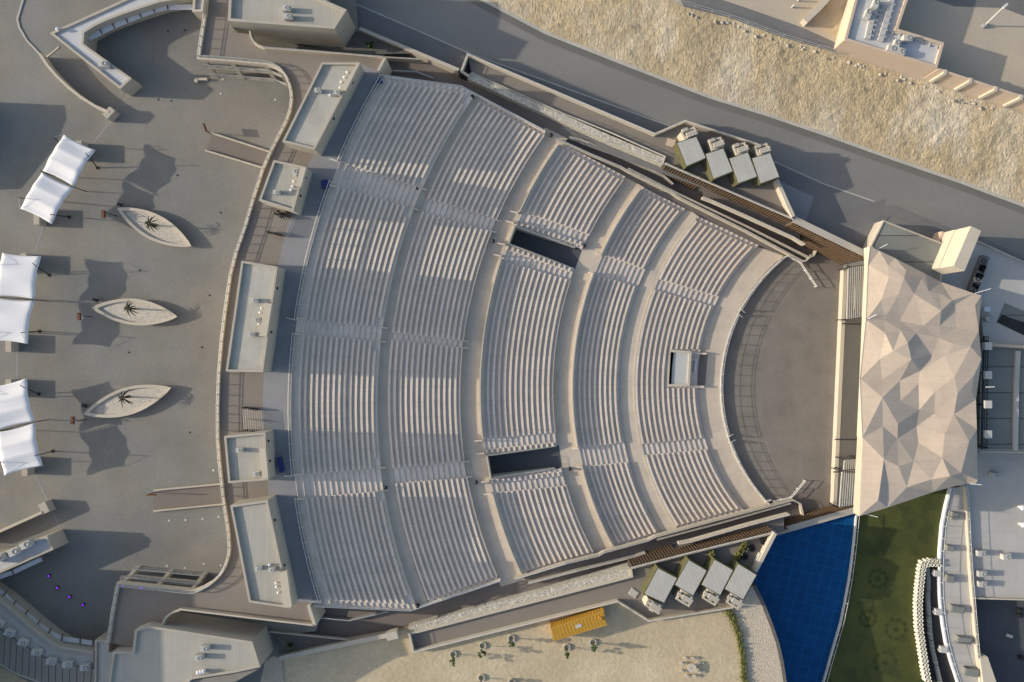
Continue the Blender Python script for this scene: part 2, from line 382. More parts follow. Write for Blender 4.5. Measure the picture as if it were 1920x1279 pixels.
for bi, b in enumerate(BL):
    c = b['c']; n = b['n']
    bm = BM(); seatm = []
    spans_c = b['cuts']
    for i in range(n):
        z = b['z'] - RISE * i; R0 = b['R'] - b['p'] * i; R1 = R0 - b['p']
        ts = [(cross(c, R0, z, b['top']), cross(c, R1, z, b['top'])), (cross(c, R0, z, b['bot']), cross(c, R1, z, b['bot']))]
        if bi == 2:                          # the tier is cut through by two sunken entrances
            ends = [ts[0]]
            for V in (VOM1, VOM2):
                lu, ll = yl([V[0], V[1]]), yl([V[3], V[2]])
                ends.append((cross(c, R0, -2.5, lu), cross(c, R1, -2.5, lu))); ends.append((cross(c, R0, -2.5, ll), cross(c, R1, -2.5, ll)))
            ends.append(ts[1])
            for k in range(0, 6, 2): annulus(bm, c, R0, R1, z, ends[k], ends[k + 1], -13)
        else: annulus(bm, c, R0, R1, z, ts[0], ts[1], -13)
        # benches of the row
        Rm = R0 - .24
        lim = [cross(c, Rm, z, lambda x, f=b['top']: f(x) + 11)]
        for u, l in spans_c: lim += [cross(c, Rm, z, u), cross(c, Rm, z, l)]
        lim.append(cross(c, Rm, z, lambda x, f=b['bot']: f(x) - 10))
        for k in range(len(spans_c) + 1):
            t0, t1 = lim[2 * k], lim[2 * k + 1]; segs = [(t0, t1, '')]
            if bi == 4 and k == 1 and i >= 6:
                segs = [(t0, cross(c, Rm, z, lambda x: 655), ' above the booth'), (cross(c, Rm, z, lambda x: 727), t1, ' below the booth')]
            if bi == 0 and i == n - 1:       # the lowest row stops short at the stair landings
                e = 1.6 / Rm; segs = [(t0 + e, t1 - e, '')]
            for s0, s1, ex in segs:
                if s1 - s0 < .01: continue
                bm2 = BM(); bench(bm2, c, R0 - .03, .37, z, s0, s1)
                row = ORD[i + 1] + ' row'
                lab = 'curved concrete bench, %s of the %s wedge, %s tier%s' % (row, SECT[len(spans_c) + 1][k], b['name'], ex)
                O('bench', bm2, 'bench', None, lab, 'bench', 'concrete benches of the amphitheatre'); benches += 1
        if bi == 2:                          # short seats beside the entrances
            for nm, line, d0, d1 in (('above the upper entrance', yl([VOM1[0], VOM1[1]]), -11, -3), ('below the upper entrance', yl([VOM1[3], VOM1[2]]), 3, 12),
                                     ('above the lower entrance', yl([VOM2[0], VOM2[1]]), -11, -3), ('below the lower entrance', yl([VOM2[3], VOM2[2]]), 3, 11)):
                s0 = cross(c, Rm, z, lambda x: line(x) + d0); s1 = cross(c, Rm, z, lambda x: line(x) + d1)
                bm2 = BM(); bench(bm2, c, R0 - .03, .37, z, s0, s1)
                O('short_bench', bm2, 'bench', None, 'short concrete seat in the %s row beside the stair %s' % (ORD[i + 1], nm), 'bench', 'short seats beside the sunken entrances'); benches += 1
    t = O('seating_tier', bm, 'tier', None, 'curved stepped concrete seating tier, the %s of five above the stage' % (b['name'] if bi not in (0, 4) else b['name']), 'seating tier', 'stepped seating tiers')
    b['Rin'] = b['R'] - b['p'] * n; b['zin'] = b['z'] - RISE * (n - 1)
# ring aisles
def ring(name, c, R0, R1, z, top, bot, m, kind='structure'):
    bm = BM(); annulus(bm, c, R0, R1, z, (cross(c, R0, z, top), cross(c, R1, z, top)), (cross(c, R0, z, bot), cross(c, R1, z, bot)), -13)
    return O(name, bm, m, kind=kind)
AI = []
b1, b2, b3, b4, b5 = BL
w23t, w23b = yl([(1000, 228), (1060, 258)]), yl([(900, 1112), (1000, 1082)])
ring('ring_aisle', (63.5, -9.5), 84.9, 83.0, 1.45, top12, bot12, 'aisle')
ring('ring_aisle', (63.5, -8.5), b2['Rin'] + .3, 68.3, -1.25, w23t, w23b, 'aisle')
ring('ring_aisle', (63.5, -7.9), b3['Rin'] + .2, 53.3, -4.0, yl([(1160, 325), (1200, 347)]), yl([(1100, 1047), (1150, 1029)]), 'aisle')
ring('ring_aisle', (63.5, -7.65), b4['Rin'] + .3, 42.9, -5.75, yl([(1285, 388), (1310, 406)]), yl([(1235, 1006), (1275, 992)]), 'aisle')
ring('front_aisle', (63.5, -7.7), b5['Rin'] + .25, 28.17, -8.0, yl([(1420, 462), (1470, 480)]), yl([(1380, 966), (1440, 944)]), 'aisle')
ring('upper_aisle_step', (63.5, -10), 97.35, 96.2, 4.7, yl([(705, 141), (865, 163)]), yl([(590, 1133), (772, 1143)]), 'tier')
# low walls at the head of tiers 3, 4, 5 and along the foot of tiers
def arcwall(bm, c, R, th, zt, zb, l0, l1):
    wall(bm, arcs(c, R, cross(c, R, zt, l0), cross(c, R, zt, l1), zt), th, zb)
def plus(l, d): return lambda x: l(x) + d
for bi, zt, gaps, nm in ((2, -.45, [(395, 465), (464, 484), (822, 833), (915, 928)], 'middle'), (3, -3.2, None, 'fourth'), (4, -5.25, None, 'lowest')):
    b = BL[bi]; c = b['c']; ln = [plus(b['top'], 6)]
    if bi == 2:
        ln += [yl([(960, 394), (1000, 404)]), yl([(930, 482), (960, 492)]), yl([(890, 824), (920, 822)]), yl([(910, 927), (940, 924)])]
    else:
        for u, l in b['cuts']: ln += [u, l]
    ln.append(plus(b['bot'], -6))
    for k in range(0, len(ln), 2):
        bm = BM(); arcwall(bm, c, b['R'] + .12, .24, zt if bi < 4 else -5.6, -12, ln[k], ln[k + 1])
        O('parapet_wall', bm, 'cream', None, 'low curved cream parapet wall heading the %s wedge of the %s seating tier' % (['top', 'middle', 'bottom'][k // 2], nm), 'parapet', 'low parapets at the heads of tiers')
for bi, nm in ((1, 'second'), (2, 'middle')):
    b = BL[bi]; c = b['c']; ln = [plus(b['top'], 8)]
    for u, l in b['cuts']: ln += [u, l]
    ln.append(plus(b['bot'], -8))
    for k in range(0, len(ln), 2):
        t_ = T('kerb_wall', 'thin concrete kerb with metal rail at the foot of the %s wedge, %s tier' % (SECT[len(b['cuts']) + 1][k // 2], nm), 'kerb', pt(c, b['Rin'], R_(180), b['zin']), 'kerb walls at the feet of tiers')
        bm = BM(); arcwall(bm, c, b['Rin'] - .07, .14, b['zin'] + .16, -12, ln[k], ln[k + 1]); O('kerb', bm, 'bench', t_)
        bm = BM(); pp = arcs(c, b['Rin'] - .07, cross(c, b['Rin'], b['zin'], ln[k]), cross(c, b['Rin'], b['zin'], ln[k + 1]), b['zin'] + .15, 2.2); rail(bm, pp, .6, .022, 2.2, 0); O('hand_rail', bm, 'rail', t_)
# stair flights with side walls where stair aisles meet the ring aisles
def flight(c, Rtop, Rbot, ztop, zbot, u, l, label, tone='aisle', nst=4, wallz=.35, thick=.2):
    t = T('stair_flight', label, 'stairs', pt(c, Rbot, R_(180), zbot), 'stair flights onto the ring aisles')
    bm = BM()
    for k in range(nst):
        z = zbot + (ztop - zbot) * (nst - k) / (nst + .0) - .001
        R0 = Rtop - (Rtop - Rbot) * k / nst; R1 = Rtop - (Rtop - Rbot) * (k + 1) / nst
        annulus(bm, c, R0, R1, z, (cross(c, R0, z, u), cross(c, R1, z, u)), (cross(c, R0, z, l), cross(c, R1, z, l)), zbot - .3)
    O('step', bm, tone, t)
    for f in (u, l):
        bm = BM(); a = pt(c, Rtop, cross(c, Rtop, ztop, f), ztop + wallz); b_ = pt(c, Rbot, cross(c, Rbot, zbot, f), zbot + wallz + .15)
        wall(bm, [a, b_], thick, zbot - .2); O('side_wall', bm, 'bench', t)
nmz = ['upper', 'middle', 'lower']
for k, (u, l) in enumerate(b1['cuts']):
    flight(b1['c'], 85.3, 83.9, b1['zin'], 1.45, u, l, 'short concrete stair from uppermost tier, %s aisle' % nmz[k])
    flight(b1['c'], 97.5, 96.3, 5.0, 4.4, plus(u, -2), plus(l, 2), 'dark shaded stair from the deck into uppermost tier, %s aisle' % nmz[k], tone='tier')
for k, (u, l) in enumerate(b2['cuts']):
    flight(b2['c'], 72.6, 71.0, b2['zin'], -1.25, u, l, 'short concrete stair at the foot of second tier, %s aisle' % nmz[k])
for k, (u, l) in enumerate(b4['cuts']):
    flight(b4['c'], 54.4, 53.5, -4.0, -4.16, u, l, 'shallow concrete stair heading the fourth tier, %s aisle' % ['upper', 'lower'][k], wallz=.75, nst=3)
for k, (nm, u, l) in enumerate((('top', yl([(960, 398), (1000, 408)]), yl([(950, 416), (990, 426)])), ('upper middle', yl([(925, 455), (960, 463)]), yl([(925, 478), (960, 486)])),
                   ('lower middle', yl([(890, 826), (920, 824)]), yl([(890, 850), (920, 848)])), ('bottom', yl([(900, 903), (930, 899)]), yl([(905, 926), (935, 922)])))):
    flight(b3['c'], 70.0, 68.7, -1.25, -1.41, u, l, 'small walled stair beside a sunken entrance, %s of the four' % nm, wallz=.85, nst=3)
# sunken entrances
for V, nm, e in ((VOM1, 'upper', 0), (VOM2, 'lower', 0)):
    Vt = [V[0], V[1], V[2], V[3]]
    z = -4.0; q = PL(Vt, -1.6)
    c0 = P(V[1][0], V[1][1], -4)
    bm = BM(); dv = (q[1] - q[0]); pr = [q[0] - dv * .25, q[1] + dv * .12, q[2] + dv * .12, q[3] - dv * .25]
    prism(bm, [(p[0], p[1], z) for p in pr], -13, z + .004); O('tunnel_floor', bm, 'court_and_shade', kind='structure')  # dark floor colour stands in for the shade of the entrance walls
    t = T('entrance_walls', 'cream walls around the sunken %s entrance to the seating' % nm, 'wall', (q[0] + q[2]) / 2 * 1)
    nn = 6; sgn = 1
    for pr_, i0, i1 in (('side_wall', 0, 1), ('side_wall', 3, 2)):
        bm = BM(); pts = []
        for k in range(nn + 1):
            p = q[i0].lerp(q[i1], k / nn); pts.append((p.x, p.y, -.75 - 2.35 * k / nn))
        wall(bm, pts, .24, -4.1); O(pr_, bm, 'cream', t)
    bm = BM(); wall(bm, [(q[0].x, q[0].y, -.2), (q[3].x, q[3].y, -.2)], .26, -4.1); O('end_wall', bm, 'cream', t)
    bm = BM(); rail(bm, [(q[0].x, q[0].y, -.2), (q[3].x, q[3].y, -.2)], .5, .03, 1.2, 0); O('hand_rail', bm, 'rail', t)
# control booth among the lowest rows
q = [(1253, 655), (1297, 659), (1293, 725), (1249, 725)]
t, r = building('control_booth', 'small pale flat roofed booth among the lowest benches', 'booth', q, -6.55, -8.4, 'cream', 'booth', par=.32, th=.42)
ground('booth_floor', [(1294, 661), (1327, 663), (1322, 722), (1291, 722)], -7.95, 'ramp', -12)
for y, nm in ((662, 'upper'), (724, 'lower')):
    bm = BM(); a, b_ = P(1297 - (y > 700) * 4, y, -7.2), P(1325 - (y > 700) * 5, y + 1.5, -7.2); wall(bm, [a, b_], .3, -8.3)
    O('wing_wall', bm, 'bench', None, 'short low wing wall on the %s side of the booth well' % nm, 'wall')
bm = BM(); pp = PL([(1296, 674.5), (1305.5, 675), (1302.5, 699)], -7.1); wall(bm, pp, .16, -7.95); O('screen_wall', bm, 'white', None, 'thin white screen wall sheltering the booth doorway', 'wall')
# orchestra and front railing
c = (63.5, -7.9)
a = arcs(c, 28.3, R_(100), R_(262), -8.6)
bm = BM(); e0, e1 = P(1610, 470, -8.6), P(1595, 990, -8.6); prism(bm, [e0] + a + [e1], -13, -8.6); O('orchestra_floor', bm, 'court', kind='structure')
t = T('front_railing', 'curved white topped railing and wall edging the front aisle', 'railing', pt(c, 28.1, R_(180), -8.6))
t0, t1 = cross(c, 28.1, -7.7, yl([(1440, 470), (1480, 485)])), cross(c, 28.1, -7.7, yl([(1400, 955), (1440, 944)]))
bm = BM(); wall(bm, arcs(c, 28.1, t0, t1, -7.8), .16, -8.7); O('kerb', bm, 'wmetal', t)
gaps = [cross(c, 28.1, -7.7, lambda x, y=y: y) for y in (581, 590, 818, 829)]
for s0, s1 in ((t0, gaps[0]), (gaps[1], gaps[2]), (gaps[3], t1)):
    bm = BM(); rail(bm, arcs(c, 28.05, s0, s1, -7.83, 1.7), 1.15, .026, 1.7, 1, .06, [1.15, .98, .35])
    O('hand_rail', bm, 'rail', t)
for k, (y0, nm) in enumerate(((580.5, 'upper'), (590.5, 'upper'), (817.5, 'lower'), (829.5, 'lower'))):
    th = gaps[k]; a_ = pt(c, 28.3, th, -7.9); b_ = pt(c, 27.2, th, -8.6); dd = 'outer' if k in (0, 3) else 'inner'
    bm = BM(); tube(bm, a_ + Vector((0, 0, .9)), b_ + Vector((0, 0, .9)), .05); tube(bm, a_, a_ + Vector((0, 0, .9)), .05); tube(bm, b_, b_ + Vector((0, 0, .9)), .05); tube(bm, a_ + Vector((0, 0, .45)), b_ + Vector((0, 0, .45)), .04)
    O('stair_rail', bm, 'wmetal', None, 'short white %s handrail of the %s steps onto the orchestra floor' % (dd, nm), 'handrail')
for k, pts in enumerate(([(1461, 487), (1473, 481), (1497, 493), (1527, 538)], [(1435, 942), (1447, 938), (1480, 931), (1506, 900)])):
    nm = ['top', 'bottom'][k]
    bm = BM(); pp = PL(pts, -7.6); wall(bm, pp[:2], .12, -8.6); rail(bm, [Vector((p.x, p.y, -8.6)) for p in PL(pts[1:], -8.6)], 1.15, .07, 1.6, 1)
    O('railing', bm, 'wmetal', None, 'white bent railing on the orchestra floor at the %s corner' % nm, 'railing')
# ------------------------------------------------------------------ raised concourse
PAR = [(389, -40), (386, 15), (372, 108), (440, 113), (501, 119), (514, 123), (526, 130), (535, 141), (541, 154), (545, 168), (546.5, 184), (544, 205), (537, 226), (530, 240), (508, 283), (493, 316), (475, 372), (460, 423), (443, 472), (431.6, 516), (421.6, 585), (415, 640), (410, 700), (408, 760), (408, 823), (411, 863), (418, 930), (428, 996), (430, 1026), (428, 1044), (421, 1064), (411, 1080), (397, 1093), (380, 1103), (363, 1109.5), (290, 1102), (221, 1095), (211, 1150), (203, 1206)]
DZ = 5.0; PZ = 5.35
dk = [p for p in PL(PAR, PZ)]
rim = arcs((63.5, -10), 97.3, cross((63.5, -10), 97.3, 5, yl([(705, 141), (730, 143)])), cross((63.5, -10), 97.3, 5, yl([(590, 1130), (610, 1133)])), 5)
back = PL([(248, 1221), (253, 1181), (276, 1171), (304, 1174), (313, 1156), (340, 1143), (480, 1160), (590, 1173), (579, 1137)], 5.9)
front = PL([(706, 136), (722, 107), (600, 97), (492, 88), (476, 78), (468, 60), (440, 57), (427, 39), (431, -40)], 5.9)
deckpoly = dk + back + rim[::-1] + front
bm = BM(); prism(bm, deckpoly, DZ - .55, DZ); O('concourse_deck', bm, 'paver', kind='structure')
c = (63.5, -10)
bm = BM(); annulus(bm, c, 101.6, 97.35, 5.004, (cross(c, 101.6, 5, yl([(680, 118), (730, 124)])), cross(c, 97.3, 5, yl([(705, 138), (730, 141)]))), (cross(c, 101.6, 5, yl([(560, 1128), (610, 1136)])), cross(c, 97.3, 5, yl([(590, 1130), (610, 1133)]))), 4.98)
O('cross_aisle', bm, 'conc', kind='structure')
# parapet with railing along the outer edge
t = T('concourse_parapet', 'long curved cream parapet with railing along the raised walkway edge', 'parapet', P(410, 760, 0))
bm = BM(); wall(bm, dk, .46, 4.3); O('wall', bm, 'cream', t)
bm = BM(); rail(bm, [Vector((p.x, p.y, 5.3)) for p in OV(dk, .1)], .85, .042, 1.4, 2, .07, [.85, .7, .12]); O('hand_rail', bm, 'rail', t)
t = T('back_parapet', 'curved pale parapet on the deck edge facing the top building', 'parapet', P(600, 97, 5))
pp = PL([(468, 58), (470, 69), (476, 79), (484, 85), (495, 89), (600, 97), (722, 107)], 5.9); bm = BM(); wall(bm, pp, .25, 4.3); O('wall', bm, 'cream', t)
bm = BM(); rail(bm, [Vector((p.x, p.y, 5.88)) for p in pp[4:]], .3, .04, 1.6, 0); O('hand_rail', bm, 'rail', t)
t = T('back_parapet', 'curved pale parapet on the deck edge facing the bottom building', 'parapet', P(480, 1160, 5))
pp = PL([(304, 1174), (307, 1164), (313, 1156), (325, 1148), (340, 1143), (480, 1160), (590, 1173)], 5.9); bm = BM(); wall(bm, pp, .25, 4.3); O('wall', bm, 'cream', t)
bm = BM(); wall(bm, PL([(722, 107), (707, 136)], 5.9), .4, 0); O('end_wall', bm, 'cream', None, 'pale end wall of the deck at the top of the seating', 'wall')
bm = BM(); wall(bm, PL([(590, 1173), (578, 1136)], 5.9), .5, 0); O('end_wall', bm, 'cream', None, 'pale end wall of the deck at the bottom of the seating', 'wall')
# walls under the deck so that it stands on something, set back from the edge
bm = BM(); inner = [P(x + 32, y, 0) for x, y in PAR[13:30]]
wall(bm, [Vector((p.x, p.y, 4.44)) for p in inner], .3, -.1); O('undercroft_wall', bm, 'beige', None, 'curved beige wall under the raised walkway', 'wall')
# open frames at the two ends
def frame(label, pts, lo, cols):
    t = T('open_stair_frame', label, 'frame', P(pts[0][0], pts[0][1], 0))
    w_ = PL(pts, 5.35)
    for z0, z1, nm in ((2.15, 2.75, 'slab'), (-.02, .35, 'slab')):
        bm = BM(); so = -math.copysign(1.15 * (1 - z1 / 5), lo); a = [Vector((p.x + .25 * (1 - z1 / 5), p.y + so, z1)) for p in w_]; b_ = [Vector((p.x, p.y + so + math.copysign(.75 if z1 > 1 else .5, lo), z1)) for p in w_]
        prism(bm, a + b_[::-1], z0, z1); O(nm, bm, 'beige', t)
        bm = BM(); rail(bm, [Vector((p.x, p.y + so + math.copysign(.1, lo), z1)) for p in w_], .9, .05, 2.0, 1); O('hand_rail', bm, 'rail', t)
    for f in cols:
        i = min(int(f), len(w_) - 2); p = w_[i].lerp(w_[i + 1], f - i); bm = BM(); sg = math.copysign(1, lo); V8 = [bm.verts.new((p.x + dx + .3 * (1 - zz / 4.5), p.y + sg * (dy - 1.2 * (1 - zz / 4.5)), zz)) for zz in (0, 4.46) for dx, dy in ((-.33, 0), (.33, 0), (.33, .55), (-.33, .55))]
        for q in ((0, 1, 2, 3), (4, 5, 6, 7), (0, 1, 5, 4), (1, 2, 6, 5), (2, 3, 7, 6), (3, 0, 4, 7)): face(bm, [V8[i] for i in q])
        O('column', bm, 'beige', t)
frame('two storey open concrete frame under the upper end of the deck', [(373, 109), (440, 114), (501, 120), (524, 130)], 5, (0.05, .85, 1.9, 2.9))
frame('two storey open concrete frame under the lower end of the deck', [(222, 1094), (290, 1101), (363, 1108)], -5, (0.05, 1, 1.9))
for x, y, nm in ((372, 150, 'upper'), (233, 1081, 'lower')):
    t = P(x, y, 0); bm = BM(); box(bm, (t.x + .6, t.y, 0), (1.9, .35, .5), 0, z0=0); box(bm, (t.x - .2, t.y - .25, 0), (.5, .5, .55), 0, z0=0)
    O('concrete_block', bm, 'cream', None, 'pale concrete block at the foot of the %s open frame' % nm, 'block')
# guard rail at the head of the seating
c = (63.5, -10)
for k, (y0, y1, nm) in enumerate(((147, 302, 'top'), (340, 600, 'upper middle'), (625, 892, 'lower middle'), (934, 1126, 'bottom'))):
    t = T('guard_rail', 'pale double guard rail at the head of the %s uppermost wedge' % nm, 'railing', pt(c, 97.4, R_(180), 5), 'guard rails at the head of the seating')
    a0, a1 = cross(c, 97.42, 5.5, lambda x: y0), cross(c, 97.42, 5.5, lambda x: y1)
    pp = arcs(c, 97.42, a0, a1, 5.0, 2.2)
    bm = BM(); wall(bm, [Vector((p.x, p.y, 5.35)) for p in pp], .16, 4.0); O('kerb', bm, 'conc', t)
    bm = BM(); rail(bm, [Vector((p.x, p.y, 5.3)) for p in pp], .85, .05, 2.2, 0)
    pp2 = arcs(c, 97.05, a0, a1, 5.0, 2.2); rail(bm, [Vector((p.x, p.y, 5.0)) for p in pp2], .95, .04, 2.2, 0)
    O('hand_rail', bm, 'wmetal', t)
    bm = BM(); e = pp[-1] if k < 3 else pp[-1]; d = Vector((-1, .25 * (1 if k < 2 else -.3), 0)) * 1.3; wall(bm, [Vector((e.x, e.y, 5.7)), Vector((e.x + d.x, e.y + d.y, 5.7))], .14, 5.0); O('return_rail', bm, 'wmetal', t)
# kiosks
KI = [('K1', [(603, 117), (674, 117), (590, 280.5), (529, 265.6)], 'largest upper', [(668, 126), (677, 119), (650, 172), (640, 168)]),
      ('K2', [(513, 300), (573, 313), (550, 396), (485, 376)], 'small upper', [(565, 315), (576, 316), (566, 352), (556, 350)]),
      ('K3', [(452.6, 489), (520.5, 500), (493, 698), (423, 696.5)], 'long middle', [(499, 568), (512, 570), (502, 632), (488, 630)]),
      ('K4', [(420, 818), (497, 811), (503, 900), (428, 906)], 'small lower', [(488, 840), (500, 839), (505, 895), (494, 897)]),
      ('K5', [(431.6, 948), (501.5, 938), (545, 1141), (466.6, 1129.5)], 'largest lower', [(526, 1072), (540, 1069), (549, 1135), (534, 1137)])]
AC = []; VE = []
KZ = 9.1
for nm, q, lab, scr in KI:
    t, r = building('kiosk', '%s flat roofed concession kiosk on the raised concourse' % lab, 'kiosk', q, KZ, DZ - .1, 'beige', 'roofg' if nm in ('K1', 'K3') else 'roofb', par=.42, th=.3, group='kiosks on the concourse')
    w_ = PL(scr, KZ); bm = BM(); prism(bm, w_, KZ - .38, KZ + .55); O('roof_screen', bm, 'cream', t)
    e0, e1 = P(q[1][0], q[1][1], KZ), P(q[2][0], q[2][1], KZ)
    for f in (.2, .62):
        p = e0.lerp(e1, f); bm = BM(); box(bm, (p.x + .06, p.y, 8.0), (.25, .35, .3)); O('wall_light', bm, 'black', t)
def ac_unit(x, y, z, rz, label, group, s=1.0):
    global ACP
    p = P(x, y, z)
    if not ACP:
        t = T('air_conditioner', label, 'air conditioner', p, group)
        bm = BM(); box(bm, (p.x, p.y, 0), (1.15, .75, .85), 0, z0=z + .1); O('casing', bm, 'acgrey', t)
        bm = BM(); ringtube(bm, (p.x + .2, p.y), .3, .22, z + .955, z + 1.0); O('fan_ring', bm, 'panel', t)
        bm = BM(); box(bm, (p.x, p.y - .25, 0), (1.1, .1, .1), 0, z0=z); box(bm, (p.x, p.y + .25, 0), (1.1, .1, .1), 0, z0=z); O('foot', bm, 'black', t)
        ACP.append(t); t.rotation_euler.z = rz
        ac_scale(t, s); return t
    o = dup(ACP[0], p, label, rz); o['group'] = group; ac_scale(o, s); return o
def ac_scale(o, s): o.scale = (s, s, s)
ACP = []; VEP = []
def vent(x, y, z, label, group, s=1.0):
    p = P(x, y, z)
    if not VEP:
        t = T('roof_vent', label, 'vent', p, group)
        bm = BM(); tube(bm, p, p + Vector((0, 0, .55)), .16, 8); O('pipe', bm, 'wmetal', t)
        bm = BM(); tube(bm, p + Vector((0, 0, .55)), p + Vector((0, 0, .78)), .3, 10, .12); O('cap', bm, 'white', t); VEP.append(t)
    else:
        t = dup(VEP[0], p, label); t['group'] = group
    t.scale = (s, s, s)
RZ = KZ - .42
for k, (x, y, rz, lab) in enumerate(((598, 172, 0, 'left one on the largest upper kiosk'), (634, 176, 0, 'right one on the largest upper kiosk'), (521, 362, 0, 'lower one on the small upper kiosk'), (557, 325, 1, 'upper one on the small upper kiosk'),
        (480, 564, 0, 'top one on the long middle kiosk'), (484, 600, 0, 'middle one on the long middle kiosk'), (474, 627, 0, 'bottom one on the long middle kiosk'),
        (483, 887, .1, 'only one on the small lower kiosk'), (487, 1064, 0, 'left one on the largest lower kiosk'), (512, 1066, 0, 'right one on the largest lower kiosk'), (452, 843, 0, 'upper grey one on the small lower kiosk'))):
    ac_unit(x, y, RZ, rz, 'grey boxed air conditioner, ' + lab, 'air conditioners on the kiosk roofs', .85)
vk = 0
for lab, pts in (('largest upper kiosk', [(652, 137), (647, 146), (641, 155), (639, 166), (620, 180)]), ('small upper kiosk', [(552, 341), (550, 350), (547, 357)]),
                 ('long middle kiosk', [(492, 578), (489, 586), (489, 601), (487, 608)]), ('largest lower kiosk', [(519, 1092), (520, 1099), (523, 1110), (507, 1058)])):
    for k, (x, y) in enumerate(pts): vent(x, y, RZ, 'small white capped roof vent, %s from the top on the %s' % (ORD[k + 1], lab), 'vents on the kiosk roofs', .72)
# queue barriers and stacked furniture between the kiosks
for nm, a, b_, n, d in (('lower', (459, 764), (462, 806), 9, (4.3, .6)), ('upper', (505, 436), (519, 402), 10, (4.2, 1.0))):
    t = T('queue_barrier', 'thin metal queue rails in rows at the %s gap between kiosks' % nm, 'barrier', P(a[0], a[1], DZ))
    bm = BM()
    for k in range(n):
        p, q = P(a[0] + d[0] * k, a[1] + d[1] * k, DZ), P(b_[0] + d[0] * k, b_[1] + d[1] * k, DZ); rail(bm, [p, q], .95, .028, 2.0, 0)
    O('rail', bm, 'rail', t)
    for e, nn in ((a, 'near'), (b_, 'far')):
        bm = BM()
        for k in range(n):
            if k in (0, 1, 3, 4, 5, 6):
                p = P(e[0] + d[0] * k, e[1] + d[1] * k, DZ); box(bm, (p.x, p.y, 0), (.3, .2, 1.0), .3, z0=DZ)
        O('end_post', bm, 'black', t)
for k, (x, y) in enumerate(((524, 397), (529, 401), (532, 402), (535, 402), (529, 408), (532, 409), (540, 397), (543, 398))):
    p = P(x, y, DZ); bm = BM(); box(bm, (p.x, p.y, 0), (.32, .32, .05), .3, z0=DZ + .45); box(bm, (p.x - .15, p.y, 0), (.05, .32, .45), .3, z0=DZ + .5)
    for ax in (-.13, .13):
        for ay in (-.13, .13): tube(bm, (p.x + ax, p.y + ay, DZ), (p.x + ax, p.y + ay, DZ + .46), .02, 5)
    O('chair', bm, 'black', None, 'black chair by the small upper kiosk wall, %s from the left' % ORD[k + 1], 'chair', 'black chairs by the kiosk wall')
for k, (x, y, w_, h_, nm) in enumerate(((611, 347, .9, 1.2, 'beside the upper stair'), (713, 154, .7, .6, 'at the top corner of the seating'), (528, 870, .6, 2.2, 'in the shaded lower cross aisle'))):
    p = P(x, y, DZ); bm = BM(); box(bm, (p.x, p.y, 0), (w_, h_, .7), .2, z0=DZ); box(bm, (p.x, p.y, 0), (w_ * 1.08, h_ * 1.06, .08), .2, z0=DZ + .7)
    O('storage_box', bm, 'bluebox', None, 'blue plastic storage box ' + nm, 'box')
# ------------------------------------------------------------------ the two big buildings beside the deck
building('top_building', 'large beige flat roofed building at the top edge beside the deck', 'building', [(427, 39), (432, -60), (600, -60), (590, -8), (650, 18), (627, 54)], 7.4, -1.6, 'beige', 'roofb', par=.5, th=.4)
ac_unit(540, 20, 6.9, 0, 'grey air conditioner, upper one on the top beige building', 'air conditioners on big roofs', 1.05); ac_unit(543, 35, 6.9, 0, 'grey air conditioner, lower one on the top beige building', 'air conditioners on big roofs', 1.05)
building('bottom_building', 'large flat roofed building with striped roof at the bottom edge', 'building', [(253, 1181), (276, 1173), (473, 1203), (488, 1251), (437, 1262), (360, 1274), (330, 1300), (330, 1400), (190, 1400), (203, 1279), (211, 1222), (248, 1222)], 6.8, -.1, 'beige', 'roofb', par=.35, th=.35)
ac_unit(388, 1212, 6.45, 0, 'grey air conditioner, upper one on the bottom striped roof', 'air conditioners on big roofs', 1.05); ac_unit(377, 1229, 6.45, 0, 'grey air conditioner, lower one on the bottom striped roof', 'air conditioners on big roofs', 1.05)
for k, x in enumerate((375, 380, 385)): vent(x, 1258 - k, 6.45, 'white capped vent on the bottom striped roof, %s of three' % ORD[k + 1], 'vents on the bottom roof', 1.2)
bm = BM(); q = PL([(437, 1264), (470, 1254), (488, 1253), (440, 1279), (360, 1330), (250, 1330), (270, 1277), (360, 1276)], 6.3); prism(bm, q, 5.9, 6.3); O('side_canopy', bm, 'slatroof', None, 'sloping slatted canopy along the bottom building edge', 'canopy')
# garden wedges and walls beside the big buildings
flat('shaded_gap_floor', [(440, 62), (470, 62), (480, 84), (495, 90), (640, 99), (668, 60), (627, 90), (560, 80)], .02, 'soil_and_shade')  # dark sheet; the shade of the gap put into the floor colour
flat('garden_bed', [(640, 97), (672, 56), (784, 100), (700, 102)], .03, 'soil_and_shade')
t = T('boundary_wall', 'lit cream boundary wall running from the top building towards the road', 'wall', P(785, 100, -1.5)); bm = BM(); wall(bm, PL([(674, 53), (784, 99), (860, 131)], .8), .5, -1.6); O('wall', bm, 'cream', t)
bm = BM(); wall(bm, PL([(722, 107), (790, 111)], .6), .2, -1.4); O('kerb_wall', bm, 'beige', None, 'thin beige kerb wall beside the dark garden wedge', 'wall')
t = T('boundary_wall', 'shaded grey boundary wall from the bottom building to the rock planter', 'wall', P(600, 1220, 0)); bm = BM(); wall(bm, PL([(524, 1235), (600, 1218), (735, 1190)], 1.0), .7, -.3); O('wall', bm, 'cream', t)
bm = BM(); box(bm, P(737, 1187, 0), (1.8, 1.2, 1.5), .25, z0=-.2); O('gate_pier', bm, 'cream', None, 'cream gate pier at the end of the grey boundary wall', 'pier')
flat('garden_bed', [(508, 1188), (520, 1187), (660, 1201), (527, 1234)], .03, 'soil_and_shade')
bm = BM(); wall(bm, PL([(505, 1185), (665, 1201)], .5), .22, -.1); O('kerb_wall', bm, 'beige', None, 'thin kerb wall beside the dark garden wedge at the bottom building', 'wall')
